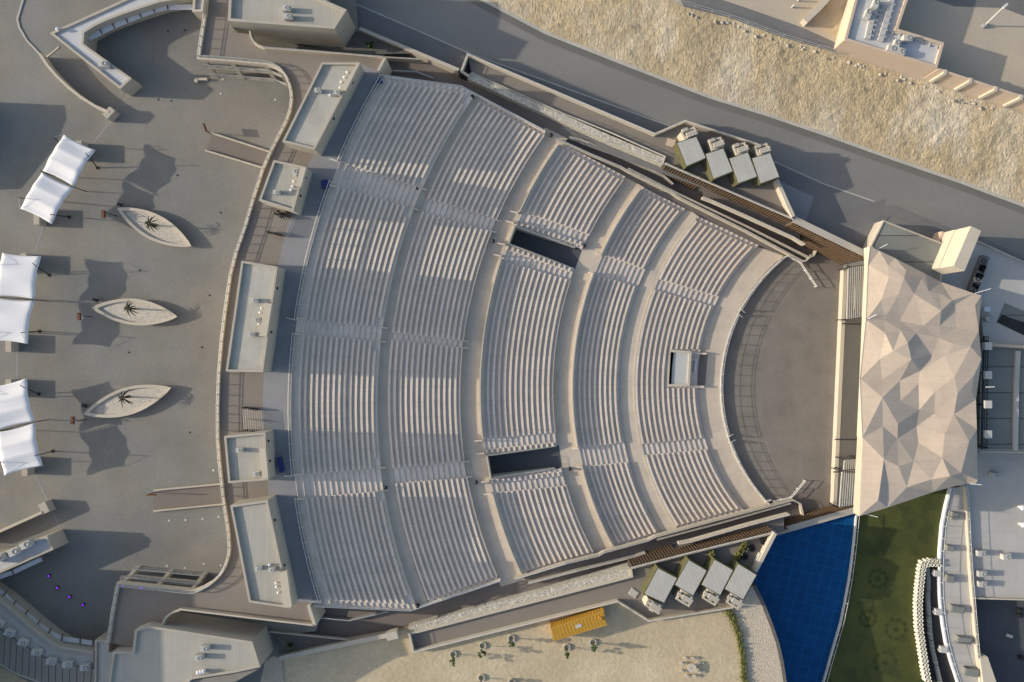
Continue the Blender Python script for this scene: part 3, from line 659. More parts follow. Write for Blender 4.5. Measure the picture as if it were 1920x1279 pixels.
def shrub(x, y, z, r, h, label, m='leaf', n=130, group=None, trunk=True, cat='shrub', off=(0, 0)):
    p = P(x, y, z); t = T('shrub', label, cat, p, group)
    bm = BM(); cp = Vector((p.x + off[0], p.y + off[1], z + h))
    for k in range(4):
        a = random.random() * 6.28; tube(bm, p, cp + Vector((math.cos(a) * r * .5, math.sin(a) * r * .5, -h * .2)), .05, 5, .015)
    O('trunk', bm, 'trunk', t)
    bm = BM(); cl = [(random.gauss(0, r * .45), random.gauss(0, r * .45), random.gauss(0, h * .16), random.uniform(.25, .5) * r) for _ in range(9)]
    for _ in range(n):
        q = random.choice(cl); d = Vector((random.gauss(0, 1), random.gauss(0, 1), random.gauss(0, 1))).normalized() * q[3] * random.random() ** .4
        v = cp + Vector(q[:3]) + d; s = random.uniform(.07, .16)
        a = Vector((random.gauss(0, 1), random.gauss(0, 1), random.gauss(0, 1))).normalized(); b_ = a.orthogonal().normalized()
        face(bm, [bm.verts.new(v + a * s * 1.5), bm.verts.new(v + b_ * s), bm.verts.new(v - a * s * 1.5), bm.verts.new(v - b_ * s)])
    O('crown', bm, m, t); return t
shrub(698, 90, .03, .7, 1.2, 'dark small shrub in the garden wedge by the top building')
shrub(547, 1206, .03, .7, 1.2, 'dark small shrub in the garden wedge by the bottom building')
# ------------------------------------------------------------------ left plaza buildings
q = [(93, 62), (230, 0), (330, -45), (392, -60), (392, -15), (352, -4), (300, 4), (268, 14), (232, 26), (200, 38), (175, 50), (158, 61), (156, 82), (247, 147), (225, 167)]
tA, rA = building('angled_building', 'white roofed angled low building at the upper left of the plaza', 'building', q, 3.7, -.1, 'beige', 'roofw', par=.3, th=.35)
def awning(t, pts, z, dep):
    w_ = PL(pts, z); bm = BM(); a = offs(w_, 0, False); b_ = offs(w_, dep, False); prism(bm, a + b_[::-1], z - .12, z); O('awning', bm, 'white', t)
    for i in range(len(w_)):
        p = Vector(a[i]); q_ = Vector(offs(w_, dep * 1.9, False)[i]); bm = BM(); tube(bm, (p.x, p.y, z + .02), (q_.x, q_.y, z + .3), .09, 5); O('bracket', bm, 'rust', t)
awning(tA, [(168, 77), (192, 64), (215, 53), (240, 43), (265, 33), (290, 24), (315, 18), (362, 18)], 2.2, .8)
t, r = building('corner_tower', 'small square beige tower between the angled building and the deck', 'tower', [(362, -5), (383, -5), (380, 22), (360, 22)], 6.5, -.1, 'cream', 'roofw', par=.4, th=.35)
vent(112, 57, 3.4, 'silver vent at the left corner of the angled white roof', 'vents on the angled white roof', 1.1); ac_unit(200, 124, 3.4, 0, 'grey air conditioner low on the angled white roof', 'air conditioners on big roofs', 1.2)
t = T('curved_garden_wall', 'curved freestanding cream wall with thick end left of the angled building', 'wall', P(150, 170, 0))
W1 = [(74, 101), (88, 122), (106, 143), (128, 164), (152, 183), (178, 199), (204, 210)]
bm = BM(); wall(bm, PL(W1, 1.85), .4, -.1); O('wall', bm, 'cream', t)
bm = BM(); p = P(203, 211, 1.85); box(bm, (p.x, p.y, 0), (1.1, 1.7, 1.9), -.75, z0=-.1); O('end_pier', bm, 'beige', t)
bm = BM(); wall(bm, PL([(46, -10), (38, 15), (32, 36), (36, 52), (50, 76), (74, 101)], .12), .3, -.1); O('ground_kerb', bm, 'kerb', None, 'thin curved kerb line on the plaza at the upper left', 'kerb')
bm = BM(); wall(bm, PL([(87, 107), (110, 88)], .08), .25, -.1); O('threshold_strip', bm, 'cream', None, 'pale threshold strip between curved wall and angled building', 'strip')
flat('ramp_floor', [(84, 112), (108, 88), (140, 112), (175, 140), (235, 175), (212, 205), (150, 178), (110, 142)], .02, 'plaza')
for k, l in enumerate(([(207, 228), (175, 268)], [(80, 428), (66, 474)], [(32, 640), (32, 708)], [(67, 892), (112, 990)])):
    bm = BM(); wall(bm, PL(l, .012), .28, -.02); O('plaza_joint', bm, 'conc', kind='structure')
q = [(-40, 1040), (0, 1037.5), (88, 1004.5), (100, 1031), (70, 1044), (0, 1075), (-40, 1092)]
tB, rB = building('white_roof_building', 'low white roofed building with air conditioners at the left edge', 'building', q, 4.2, -.1, 'beige', 'roofw', par=.35, th=.35)
awning(tB, [(-30, 1096), (26, 1077), (82, 1051)], 2.2, .7)
for k, (x, y) in enumerate(((57, 1018), (35, 1031), (5, 1044))): ac_unit(x, y, 3.85, .4, 'grey air conditioner on the left white roof, %s from the right' % ORD[k + 1], 'air conditioners on the left white roof', 1.4)
t = T('curved_garden_wall', 'curved freestanding cream wall with thick end above the left white roof', 'wall', P(40, 975, 0))
bm = BM(); wall(bm, PL([(-60, 1020), (0, 996), (40, 978), (78, 961)], 1.9), .4, -.1); O('wall', bm, 'cream', t)
bm = BM(); p = P(81, 953, 1.9); box(bm, (p.x, p.y, 0), (1.2, 1.7, 1.9), .45, z0=-.1); O('end_pier', bm, 'beige', t)
# curved building at the lower left
inn = [(-40, 1100), (0, 1127), (30, 1152), (60, 1178), (88, 1200), (112, 1214), (176, 1224)]
mid = [(-40, 1140), (0, 1180), (40, 1208), (80, 1232), (120, 1246), (200, 1258)]
out = [(-40, 1215), (0, 1238), (40, 1262), (90, 1280), (150, 1290), (205, 1300)]
t = T('curved_building', 'curved low building with slatted roof edge at the lower left', 'building', P(80, 1230, 0))
bm = BM(); prism(bm, PL(inn, 4.0) + PL(mid, 4.0)[::-1], -.1, 4.0); O('wall', bm, 'beige', t)
bm = BM(); prism(bm, PL([(x - 3, y + 9) for x, y in inn], 4.03) + PL(mid, 4.03)[::-1], 3.99, 4.03); O('roof', bm, 'roomroof', t)
bm = BM(); wall(bm, PL(inn, 4.4), .3, 3.9); O('parapet', bm, 'beige', t)
bm = BM()
mm, oo = along(mid, 21), along(out, 21)
for k in range(21):
    a, b_ = P(mm[k].x, mm[k].y, 4.3), P(oo[k].x - 10, oo[k].y, 3.3); d = (b_ - a); 
    if k < 20:
        a2, b2_ = P(mm[k + 1].x, mm[k + 1].y, 4.3), P(oo[k + 1].x - 10, oo[k + 1].y, 3.3)
        e, g_ = a.lerp(a2, .9), b_.lerp(b2_, .9); prism(bm, [a, e, g_, b_], 3.0)
O('slatted_canopy', bm, 'slatroof', t)
bm = BM(); wall(bm, PL([(x - 10, y) for x, y in out], 3.2), .5, -.1); O('edge_beam', bm, 'beige', t)
awning(t, [(-30, 1097), (5, 1119), (22, 1137), (45, 1155), (68, 1174), (90, 1190), (115, 1202), (150, 1207), (174, 1211)], 2.4, .7)
for k, (x, y) in enumerate(((4, 1165), (24, 1183), (49, 1201), (75, 1219), (102, 1236), (132, 1242), (165, 1247))): ac_unit(x, y, 4.04, -.5 + k * .09, 'grey boxed air conditioner on the curved roof, %s from the left' % ORD[k + 1], 'air conditioners on the curved roof', 1.15)
bm = BM(); wall(bm, PL([(176, 1222), (178, 1258)], 4.45), .12, 4.0); O('pipe_screen', bm, 'rust', None, 'thin rust red screen across the end of the curved roof', 'screen')
building('link_block', 'plain grey roofed block between curved building and bottom building', 'building', [(178, 1200), (205, 1200), (203, 1222), (211, 1225), (205, 1330), (176, 1330)], 4.6, -.1, 'beige', 'roomroof', par=.3, th=.3)
# unseen buildings added outside the frame, shaped so their shadows fall on the plaza
building('unseen_shadow_hall', 'tall plain unseen building added beyond the lower left edge for its shadow', 'building', [(-380, 1122), (-186, 1122), (-176, 1440), (-380, 1440)], 16.6, -.1, 'beige', 'roofg', par=.3, th=.3)
building('unseen_shadow_block', 'plain low unseen building added beyond the left edge for its shadow', 'building', [(-240, 172), (-84, 172), (-80, 196), (-100, 250), (-168, 334), (-240, 338)], 4.6, -.1, 'beige', 'roofg', par=.3, th=.3)
# ------------------------------------------------------------------ sunken paths from the plaza under the deck
for nm, fl, w1, w2 in (('upper', [(397, 252), (506, 286), (494, 313), (387, 281)], [(395, 248.5), (507, 285)], [(384, 281.5), (495, 315)]),
                       ('lower', [(288, 921), (416, 909), (418, 945), (288, 957)], [(288, 920), (416, 908)], [(287, 959), (418, 946)])):
    flat('path', fl, .02, 'ramp')
    for ww, s in ((w1, 'upper'), (w2, 'lower')):
        t = T('low_wall', 'low pale wall along the %s side of the %s path to the deck' % (s, nm), 'low wall', P(ww[0][0], ww[0][1], 0)); bm = BM(); wall(bm, PL(ww, .42), .24, -.1); O('wall', bm, 'cream', t)
        bm = BM(); rail(bm, PL([(ww[0][0] + 3, ww[0][1] + (.9 if nm == 'upper' else -.2)), (ww[1][0] - 4, ww[1][1] - (1.2 if nm == 'upper' else -.4))], .4), .25, .025, 2, 0); O('hand_rail', bm, 'rail', t)
def sign(x, y, rz, label, h=2.3, m='rust', size=(1.3, .16, .75)):
    p = P(x, y, 0); t = T('sign', label, 'sign', p, 'sign posts on the plaza')
    bm = BM(); tube(bm, p, p + Vector((0, 0, h)), .07, 6); O('post', bm, 'black', t)
    ca, sa = math.cos(rz), math.sin(rz)
    bm = BM(); box(bm, (p.x + ca * .45, p.y + sa * .45, h - .2), size, rz); O('board', bm, m, t)
sign(396, 251, 1.9, 'rust brown sign board at the head of the upper path'); sign(290, 923, 0, 'rust brown sign board at the head of the lower path', m='rust')
for k, (x, y, nm) in enumerate(((208, 401, 'top'), (163, 590, 'middle'), (151, 782, 'bottom'))):
    p = P(x, y, 0); t = T('bracket_sign', 'rust brown hanging sign on an arm beside the %s planter' % nm, 'sign', p, 'hanging signs by the planters')
    bm = BM(); tube(bm, p + Vector((.9, -.35, 0)), p + Vector((.9, -.35, 2.3)), .07, 6); O('post', bm, 'black', t)
    bm = BM(); tube(bm, p + Vector((.9, -.35, 2.25)), p + Vector((-.1, .1, 2.25)), .06, 6); O('arm', bm, 'black', t)
    bm = BM(); box(bm, (p.x - .2, p.y - .35, 1.9), (.45, 1.2, .5)); O('board', bm, 'rust', t)
for k, (x, y, nm) in enumerate(((228, 385, 'top'), (183, 563, 'middle'), (162, 760, 'bottom'))):
    p = P(x, y, 0); t = T('floodlight', 'black box floodlight on a short stand near the %s planter' % nm, 'floodlight', p, 'floodlights by the planters')
    bm = BM(); box(bm, (p.x, p.y, 0), (.7, .5, .5), -.3, z0=.35); O('lamp_box', bm, 'black', t)
    bm = BM(); tube(bm, p, p + Vector((0, 0, .36)), .06, 6); tube(bm, p, p + Vector((0, 0, .03)), .25, 10); O('stand', bm, 'rail', t)
# planters with palms
def planter(tip0, tip1, wl, wr, palm, nm):
    a, b_ = P(tip0[0], tip0[1], 1.0), P(tip1[0], tip1[1], 1.0); ax = b_ - a; n = Vector((-ax.y, ax.x, 0)).normalized(); ln = ax.length
    def ves(sc_, z, wfac=1.0):
        ctr = (a + b_) / 2; up = []; dn = []
        for k in range(19):
            f = k / 18; u = (f - .5) * ln * sc_; prof = math.sin(math.pi * f) ** .82
            up.append(ctr + ax.normalized() * u + n * wl * .085 * prof * wfac); dn.append(ctr + ax.normalized() * u - n * wr * .085 * prof * wfac)
        return [Vector((p.x, p.y, z)) for p in up + dn[-2:0:-1]]
    t = T('planter', '%s eye shaped white concrete planter filled with pale pebbles' % nm, 'planter', (a + b_) / 2 * 1 - Vector((0, 0, 1)), 'eye shaped planters on the plaza')
    bm = BM(); o0, o1, i1, i0 = ves(.93, 0, .86), ves(1, 1.0), ves(.86, .94, .78), ves(.86, .6, .78); L4 = [[bm.verts.new(p) for p in r] for r in (o0, o1, i1, i0)]; m_ = len(o0)
    for j in range(3):
        for i in range(m_): face(bm, (L4[j][i], L4[j][(i + 1) % m_], L4[j + 1][(i + 1) % m_], L4[j + 1][i]))
    O('rim', bm, 'cream', t)
    bm = BM(); sheet(bm, ves(.87, .66, .79), .66); O('pebble_bed', bm, 'pebble', t)
    # palm
    base = P(palm[0], palm[1], 3.0); base = Vector((base.x, base.y, .66)); t = T('palm_tree', 'dark young palm with spoke like fronds in the %s planter' % nm.lower(), 'palm tree', base, 'palms in the planters')
    bm = BM(); tube(bm, base, base + Vector((.05, 0, 1.2)), .17, 8, .13); tube(bm, base + Vector((.05, 0, 1.2)), base + Vector((0, 0, 2.4)), .13, 8, .12); O('trunk', bm, 'trunk', t)
    bm = BM(); top = base + Vector((0, 0, 2.35)); nf = 15
    for k in range(nf):
        az = 2 * math.pi * k / nf + random.uniform(-.16, .16); L_ = random.uniform(1.0, 1.75) if math.cos(az) > -.2 else random.uniform(.7, 1.1); el = random.uniform(.15, .75); prev = None
        d = Vector((math.cos(az), math.sin(az), 0)); s_ = Vector((-d.y, d.x, 0))
        for j in range(6):
            f = j / 5; p = top + d * L_ * f + Vector((0, 0, L_ * (el * f - .75 * f * f))); wd = .075 * math.sin(math.pi * (.12 + .85 * f)) + .02
            cur = [bm.verts.new(p + s_ * wd - Vector((0, 0, wd * .8))), bm.verts.new(p), bm.verts.new(p - s_ * wd - Vector((0, 0, wd * .8)))]
            if prev: face(bm, (prev[0], prev[1], cur[1], cur[0])); face(bm, (prev[1], prev[2], cur[2], cur[1]))
            prev = cur
    O('crown', bm, 'frond', t)
planter((219, 390), (359, 462), 24, 24, (279, 419), 'topmost'); planter((171, 577), (333, 594), 25, 24, (240, 578), 'middle'); planter((156, 777), (321, 727), 25, 26, (229, 746), 'lowest')
# shade sails
def sail(nm, ridge_a, ridge_b, short, poles, blocks):
    """ridge_a -> ridge_b: the long east edge of the canopy in photo pixels at z 3.7; short: vector to the west edge"""
    Z = 3.7; A_, B_ = P(*ridge_a, Z), P(*ridge_b, Z); C_, D_ = P(ridge_a[0] + short[0], ridge_a[1] + short[1], Z), P(ridge_b[0] + short[0], ridge_b[1] + short[1], Z)
    base = (A_ + D_) / 2; base.z = 0
    t = T('shade_sail', 'white tensile shade canopy of two panels on black poles, %s of three' % nm, 'canopy', base, 'white shade canopies on the plaza')
    for s0, s1 in ((0, .492), (.508, 1)):
        bm = BM(); NU_, NV_ = 25, 19; g_ = []
        for i in range(NU_):
            u = i / (NU_ - 1); row = []
            for j in range(NV_):
                v = j / (NV_ - 1)
                uu = s0 + (s1 - s0) * u
                sag = (1 - (2 * v - 1) ** 2)                         # along the short side
                uu2 = uu + (.014 * sag * (1 - u) if True else 0) - .014 * sag * u
                vv = v + .01 * (1 - (2 * u - 1) ** 2) * (1 - 2 * v)
                p = A_.lerp(B_, uu2).lerp(C_.lerp(D_, uu2), vv)
                arch = min(1, (1 - abs(2 * u - 1)) * 1.5)
                ridge = max(0, 1 - abs(u - .36) * 4.2) * .16 + max(0, 1 - abs(u - .64) * 4.2) * .16
                p.z = Z - .1 + .22 * arch + ridge * 2.0 + .10 * (2 * v - 1) ** 2 * (2 * abs(2 * u - 1) - .6) - .4 * max(0, abs(2 * v - 1) - .86) / .14 * .5
                p.z += .018 * math.sin(v * 60 + u * 5) * arch
                row.append(bm.verts.new(p))
            g_.append(row)
        for i in range(NU_ - 1):
            for j in range(NV_ - 1): face(bm, (g_[i][j], g_[i + 1][j], g_[i + 1][j + 1], g_[i][j + 1]))
        o = O('membrane', bm, 'white', t, smooth=True)
        md = o.modifiers.new('thickness', 'SOLIDIFY'); md.thickness = .02
    for (bx, by), (ex, ey) in poles:
        p = P(bx, by, 0); q_ = P(ex, ey, 5.0); bm = BM(); tube(bm, p, q_, .085, 8, .06); tube(bm, p, p + Vector((0, 0, .06)), .28, 10); O('pole', bm, 'black', t)
        corner = min((A_, B_, C_, D_), key=lambda k: (k - q_).length); bm = BM(); tube(bm, q_ - Vector((0, 0, .15)), corner, .03, 5); O('stay_cable', bm, 'rail', t)
    m1, m2 = A_.lerp(B_, .5), C_.lerp(D_, .5); bm = BM(); tube(bm, m1 + (m1 - m2) * .04, m2 + (m2 - m1) * .04, .06, 6); tube(bm, m1, Vector((m1.x, m1.y, 0)), .07, 6); tube(bm, m2, Vector((m2.x, m2.y, 0)), .07, 6); O('cross_beam', bm, 'black', t)
    for k, (x, y) in enumerate(blocks):
        p = P(x, y, 0); bm = BM(); box(bm, (p.x, p.y, 0), (.9, 2.8, 1.9), 0, z0=0); O('anchor_block', bm, 'beige', None, 'grey concrete anchor block at the %s end of the %s shade canopy' % (('upper', 'lower')[k], nm), 'block', 'anchor blocks of the canopies')
sail('topmost', (178, 281), (96, 420), (-59, -29), [((183, 315), (161, 287)), ((130, 407), (94, 402)), ((124, 276), (99, 257)), ((72, 374), (34, 371))], [(160, 286), (82, 408)])
sail('middle', (76, 480), (51, 645), (-73, -6), [((92, 516), (61, 494)), ((74, 621), (39, 624)), ((20, 515), (-12, 492)), ((10, 621), (-28, 622))], [(58, 494), (30, 643)])
sail('lowest', (49, 709), (79, 874), (-72, 18), [((73, 739), (38, 723)), ((99, 846), (65, 855)), ((5, 745), (-30, 738)), ((30, 860), (-5, 868))], [(30, 727), (60, 872)])
# small things set in the plaza
k = 0
for x, y in ((262, 507), (393, 554), (379, 651), (242, 661), (356, 811), (333, 329), (414, 399), (315, 59), (347, 57), (297, 187), (321, 189)):
    p = P(x, y, 0); bm = BM(); tube(bm, p, p + Vector((0, 0, .03)), .16, 10); k += 1
    O('floor_drain', bm, 'black', None, 'small black round drain in the plaza paving', 'drain', 'round drains in the plaza')
for x, y in ((317, 976), (348, 975), (380, 973), (410, 969), (313, 1061), (347, 1065), (382, 1057), (414, 1060), (400, 882), (418, 149), (414, 176), (516, 187)):
    p = P(x, y, 0); bm = BM(); ringtube(bm, p, .17, .1, 0, .05, 10); tube(bm, p, p + Vector((0, 0, .03)), .11, 10)
    O('ground_light', bm, 'wmetal', None, 'small round white light set in the plaza paving', 'ground light', 'lights set in the plaza')
for k, (x, y, z) in enumerate(((93, 1079, 0), (109, 1101, 0), (132, 1118, 0), (157, 1133, 0), (231, 1098, 5), (266, 1101, 5))):
    p = P(x, y, z); t = T('stage_lamp', 'small purple glowing spotlight, %s from the left at the lower left' % ORD[k + 1], 'spotlight', p, 'purple spotlights')
    bm = BM(); box(bm, (p.x, p.y, 0), (.4, .36, .3), .4, z0=z + .05); O('housing', bm, 'black', t)
    bm = BM(); tube(bm, p + Vector((0, 0, .35)), p + Vector((.12, .05, .42)), .13, 10); O('lens', bm, 'purple', t)
for k, (x, y, z, nm) in enumerate(((784, 355, 1.45, 'upper end of the first ring aisle'), (925, 453, -1.25, 'upper end of the second ring aisle'), (724, 913, 1.45, 'lower end of the first ring aisle'), (893, 903, -1.25, 'lower end of the second ring aisle'), (1068, 878, -4, 'lower end of the third ring aisle'), (1095, 462, -4, 'upper end of the third ring aisle'), (886, 183, 1.45, 'top corner of the first ring aisle'), (1033, 255, -1.25, 'top corner of the second ring aisle'), (784, 1134, 1.45, 'bottom corner of the first ring aisle'))):
    p = P(x, y, z); bm = BM(); tube(bm, p, p + Vector((0, 0, .85)), .24, 10, .27); tube(bm, p + Vector((0, 0, .85)), p + Vector((0, 0, .95)), .3, 10, .12)
    O('litter_bin', bm, 'black', None, 'black litter bin at the ' + nm, 'litter bin', 'black litter bins on the aisles')
# ------------------------------------------------------------------ side walkways
def interp(st, x):
    for (x0, z0), (x1, z1) in zip(st, st[1:]):
        if x <= x1: return z0 + (z1 - z0) * max(0, (x - x0)) / (x1 - x0)
    return st[-1][1]
WZ = [(700, -1.3), (1040, -1.3), (1180, -3.9), (1300, -5.6), (1500, -8.4), (1600, -8.55)]
wz = lambda x: interp(WZ, x)
def walkway(name, a, b_):
    """a: outer line (deck side), b_: inner line (seat side), same number of stations"""
    bm = BM(); rows = []
    for p, q in zip(along(a, 40), along(b_, 40)):
        z = wz((p.x + q.x) / 2); rows.append([bm.verts.new(P(p.x, p.y, z)), bm.verts.new(P(q.x, q.y, z)), bm.verts.new(P(q.x, q.y, -13)), bm.verts.new(P(p.x, p.y, -13))])
    for r, s in zip(rows, rows[1:]):
        for j in range(4): face(bm, (r[j], r[(j + 1) % 4], s[(j + 1) % 4], s[j]))
    face(bm, rows[0]); face(bm, rows[-1][::-1])
    O(name, bm, 'ramp', kind='structure')
walkway('side_walkway', [(716, 100), (860, 126), (1040, 210), (1245, 299), (1330, 338), (1488, 404), (1640, 476)], [(716, 150), (865, 165), (1024, 249), (1170, 331), (1295, 398), (1455, 476), (1600, 540)])
walkway('side_walkway', [(560, 1215), (740, 1194), (1000, 1126), (1180, 1076), (1300, 1040), (1453, 1004), (1612, 958)], [(560, 1132), (772, 1141), (938, 1086), (1115, 1041), (1240, 1003), (1430, 948), (1600, 895)])
# decks with the rooms
ground('side_deck', [(876, 100), (1228, 250), (1285, 226), (1420, 269), (1460, 336), (1492, 407), (1484, 411), (1247, 306), (1247, 297), (884, 136)], 0, 'paver')
ground('side_deck', [(770, 1175), (1180, 1071), (1183, 1067), (1455, 999), (1418, 1073), (1374, 1138), (1217, 1163), (1158, 1127), (775, 1222)], 0, 'paver')
def parapet(label, pts, z, zb, th=.3, m='cream', r=True, cat='parapet', rh=.28):
    t = T('parapet_wall', label, cat, P(pts[0][0], pts[0][1], zb if not isinstance(zb, list) else min(zb)))
    w_ = PL(pts, z) if not callable(z) else [P(x, y, z(x)) for x, y in pts]
    bm = BM(); wall(bm, w_, th, zb); O('wall', bm, m, t)
    if r: bm = BM(); rail(bm, [Vector((p.x, p.y, p.z - .03)) for p in OV(w_, .04)], rh, .035, 1.9, 0); O('hand_rail', bm, 'wmetal', t)
    return t
parapet('long pale parapet between the upper deck and the road', [(880, 143), (865, 133), (877, 102), (1228, 251.5), (1285, 227), (1340, 245), (1421, 271)], 1.0, -1.7, .34)
parapet('long pale parapet between the lower deck and the sandy ground', [(767, 1188), (775, 1223), (1158, 1128), (1216.6, 1164.5), (1374, 1139.5)], .95, -.3, .3)
bm = BM(); prism(bm, PL([(858, 131), (878, 140), (880, 146), (862, 140)], .6), -1.4, .6); O('gate_block', bm, 'black', None, 'dark gate block where the boundary wall meets the rock planter', 'gate')
def lit_wall(label, pts, zt, zb):
    bm = BM(); wall(bm, PL(pts, zt), .55, zb); O('end_wall', bm, 'cream', None, label, 'wall')
lit_wall('bright cream end wall of the upper deck beside the last room', [(1457, 337), (1488, 406)], 1.6, -1.6)
lit_wall('bright cream end wall of the lower deck above the blue pool', [(1454, 1000), (1417, 1072)], 1.6, -7)
# rock planters (gabions)
def gabion(label, line, w_, zt, lift):
    t = T('rock_planter', label, 'rock wall', P(line[0][0], line[0][1], -1))
    pts = along(line, 90); bm = BM(); g_ = []
    cl = [P(p.x, p.y, zt) for p in pts]
    A_ = OV(cl, w_ / 2); B_ = OV(cl, -w_ / 2)
    for i in range(90):
        row = []
        for j in range(8):
            f = j / 7; p = A_[i].lerp(B_[i], f); z = zt + .05 * mn.noise(Vector((p.x * 2.3, p.y * 2.3, 0))) + .06 * mn.noise(Vector((p.x * 5, p.y * 5, 3))) + lift * f
            row.append(bm.verts.new((p.x, p.y, z)))
        row.append(bm.verts.new((B_[i].x, B_[i].y, -5.5))); row.insert(0, bm.verts.new((A_[i].x, A_[i].y, -5.5))); g_.append(row)
    for r, s in zip(g_, g_[1:]):
        for j in range(len(r) - 1): face(bm, (r[j], s[j], s[j + 1], r[j + 1]))
    face(bm, g_[0]); face(bm, g_[-1][::-1])
    O('rocks', bm, 'gabion', t); return t
t = gabion('long rough rock filled planter between upper deck and side walkway', [(879, 142), (960, 179), (1060, 223), (1150, 263), (1246, 303)], 1.05, .45, .0)
bm = BM(); wall(bm, PL([(884, 136), (1062, 215), (1150, 250), (1247, 294), (1243, 306)], .5), .14, -.1); O('coping', bm, 'cream', t)
bm = BM(); rail(bm, PL([(1084, 224), (1247, 294), (1243, 305)], .72), .35, .04, 1.7, 0); O('hand_rail', bm, 'wmetal', t)
t = gabion('long rough rock filled planter between lower deck and side walkway', [(767, 1182), (900, 1146), (1060, 1103), (1183, 1073)], 1.15, .4, .0)
bm = BM(); wall(bm, PL([(764, 1190), (1000, 1129), (1185, 1081), (1183, 1067)], .7), .34, -.1); O('coping', bm, 'cream', t)
# timber slatted retaining walls
HZ = {1: [(1318, -2.0), (1500, -2.7)], -1: [(1275, -2.0), (1470, -2.7)]}
def slatwall(label, line_deck, line_top, side):
    slz = lambda x: interp(HZ[side], x) if HZ[side][0][0] <= x <= HZ[side][1][0] else wz(x)
    t = T('slatted_wall', label, 'retaining wall', P(line_deck[0][0], line_deck[0][1], -8))
    a = PL(line_deck, .95); tz = .75 if side > 0 else -4.9; b_ = PL(line_top, tz)
    bm = BM(); wall(bm, a, .26, -9); O('wall', bm, 'soil_and_shade', t)  # wall body coloured dark; the shade between the battens put into it
    bm = BM(); wall(bm, b_, .95, -9); O('end_wall', bm, 'soil_and_shade', t)
    bm = BM(); wall(bm, [Vector((p.x, p.y, p.z + .06)) for p in a], .3, .75); wall(bm, [Vector((p.x, p.y, p.z + .12)) for p in b_], 1.0, tz - .05); O('coping', bm, 'beige', t)
    bm = BM(); rail(bm, [Vector((p.x, p.y, p.z + .05)) for p in OV(a, -.2 * side)], .3, .035, 1.9, 0); O('hand_rail', bm, 'wmetal', t)
    bm = BM()
    for pts, off, zt_ in ((a, .16, .62), (b_, .50, tz - .1)):
        for i in range(len(pts) - 1):
            p, q = Vector(pts[i]), Vector(pts[i + 1]); d = (q - p); L_ = d.length; d.normalize(); nrm = Vector((d.y, -d.x, 0)) * side; n = int(L_ / .46)
            for k in range(n):
                c_ = p + d * (k + .5) * L_ / n + nrm * (off + .13); zb = slz(px(c_)[0]) - .3
                box(bm, (c_.x, c_.y, 0), (.21, .26, zt_ - zb), math.atan2(d.y, d.x), z0=zb)
    O('slat_cladding', bm, 'wood', t)
slatwall('brown timber slatted retaining wall from the upper deck down to the stage', [(1247, 306), (1330, 342), (1487, 410)], [(1488, 411), (1626, 478)], 1)
slatwall('brown timber slatted retaining wall from the lower deck down to the stage', [(1183, 1066), (1300, 1036), (1452, 999)], [(1453, 999), (1604, 956)], -1)
for a_, b_, s_ in (([(1318, 336), (1400, 372), (1488, 408), (1500, 414)], [(1318, 370), (1400, 405), (1488, 445), (1500, 451)], 1), ([(1275, 1042), (1380, 1017), (1470, 995)], [(1275, 1020), (1400, 986), (1470, 967)], -1)):
    bm = BM(); rows = []
    for p, q in zip(along(a_, 14), along(b_, 14)):
        z = interp(HZ[s_], (p.x + q.x) / 2); rows.append([bm.verts.new(P(p.x, p.y, z)), bm.verts.new(P(q.x, q.y, z)), bm.verts.new(P(q.x, q.y, -13)), bm.verts.new(P(p.x, p.y, -13))])
    for r, s in zip(rows, rows[1:]):
        for j in range(4): face(bm, (r[j], r[(j + 1) % 4], s[(j + 1) % 4], s[j]))
    face(bm, rows[0]); face(bm, rows[-1][::-1]); O('upper_ramp', bm, 'ramp', kind='structure')
# ramp parapets inside the walkways
rampz = lambda h: (lambda x: wz(x) + h)
def ramp_parapet(label, pts, h=1.0, th=.3, hz=None):
    z = rampz(h) if hz is None else (lambda x: interp(HZ[hz], x) + h); w_ = [P(x, y, z(x)) for x, y in pts]
    t = T('ramp_parapet', label, 'parapet', Vector((w_[0].x, w_[0].y, w_[0].z - h)), 'pale parapets of the side ramps')
    bm = BM(); wall(bm, w_, th, [p.z - h - .3 for p in w_]); O('wall', bm, 'cream', t)
    bm = BM(); rail(bm, [Vector((p.x, p.y, p.z - .03)) for p in w_], .3, .035, 2.0, 0); O('hand_rail', bm, 'wmetal', t)
ramp_parapet('pale parapet along the seating side of the upper ramp', [(1043, 260), (1110, 290), (1165, 313), (1180, 322), (1260, 361), (1275, 371), (1400, 433), (1506, 490), (1513, 488), (1520, 478)])
ramp_parapet('pale parapet along the middle of the upper ramp near the rock planter', [(1068, 257), (1090, 262), (1150, 287), (1245, 330), (1262, 345)])
ramp_parapet('pale parapet along the seating side of the upper ramp, inner line', [(1178, 316), (1267, 361), (1400, 424), (1518, 483), (1526, 479), (1538, 453)], 1.15)
ramp_parapet('pale parapet along the middle of the upper ramp near the stage', [(1318, 370), (1337, 377), (1400, 405), (1488, 445), (1509, 458)], hz=1)
ramp_parapet('pale parapet along the seating side of the lower ramp', [(965, 1086), (1060, 1057), (1123, 1042), (1133, 1036), (1215, 1014), (1229, 1007), (1350, 974), (1487, 938), (1501, 945), (1507, 971)])
ramp_parapet('pale parapet along the middle of the lower ramp near the rock planter', [(991, 1094), (1080, 1071), (1190, 1044), (1210, 1037)])
ramp_parapet('pale parapet along the middle of the lower ramp near the stage', [(1273, 1020), (1295, 1016), (1400, 986), (1460, 970), (1480, 965)], hz=-1)
ramp_parapet('pale parapet along the seating side of the lower ramp, inner line', [(1232, 1012), (1350, 981), (1482, 944)], .9)
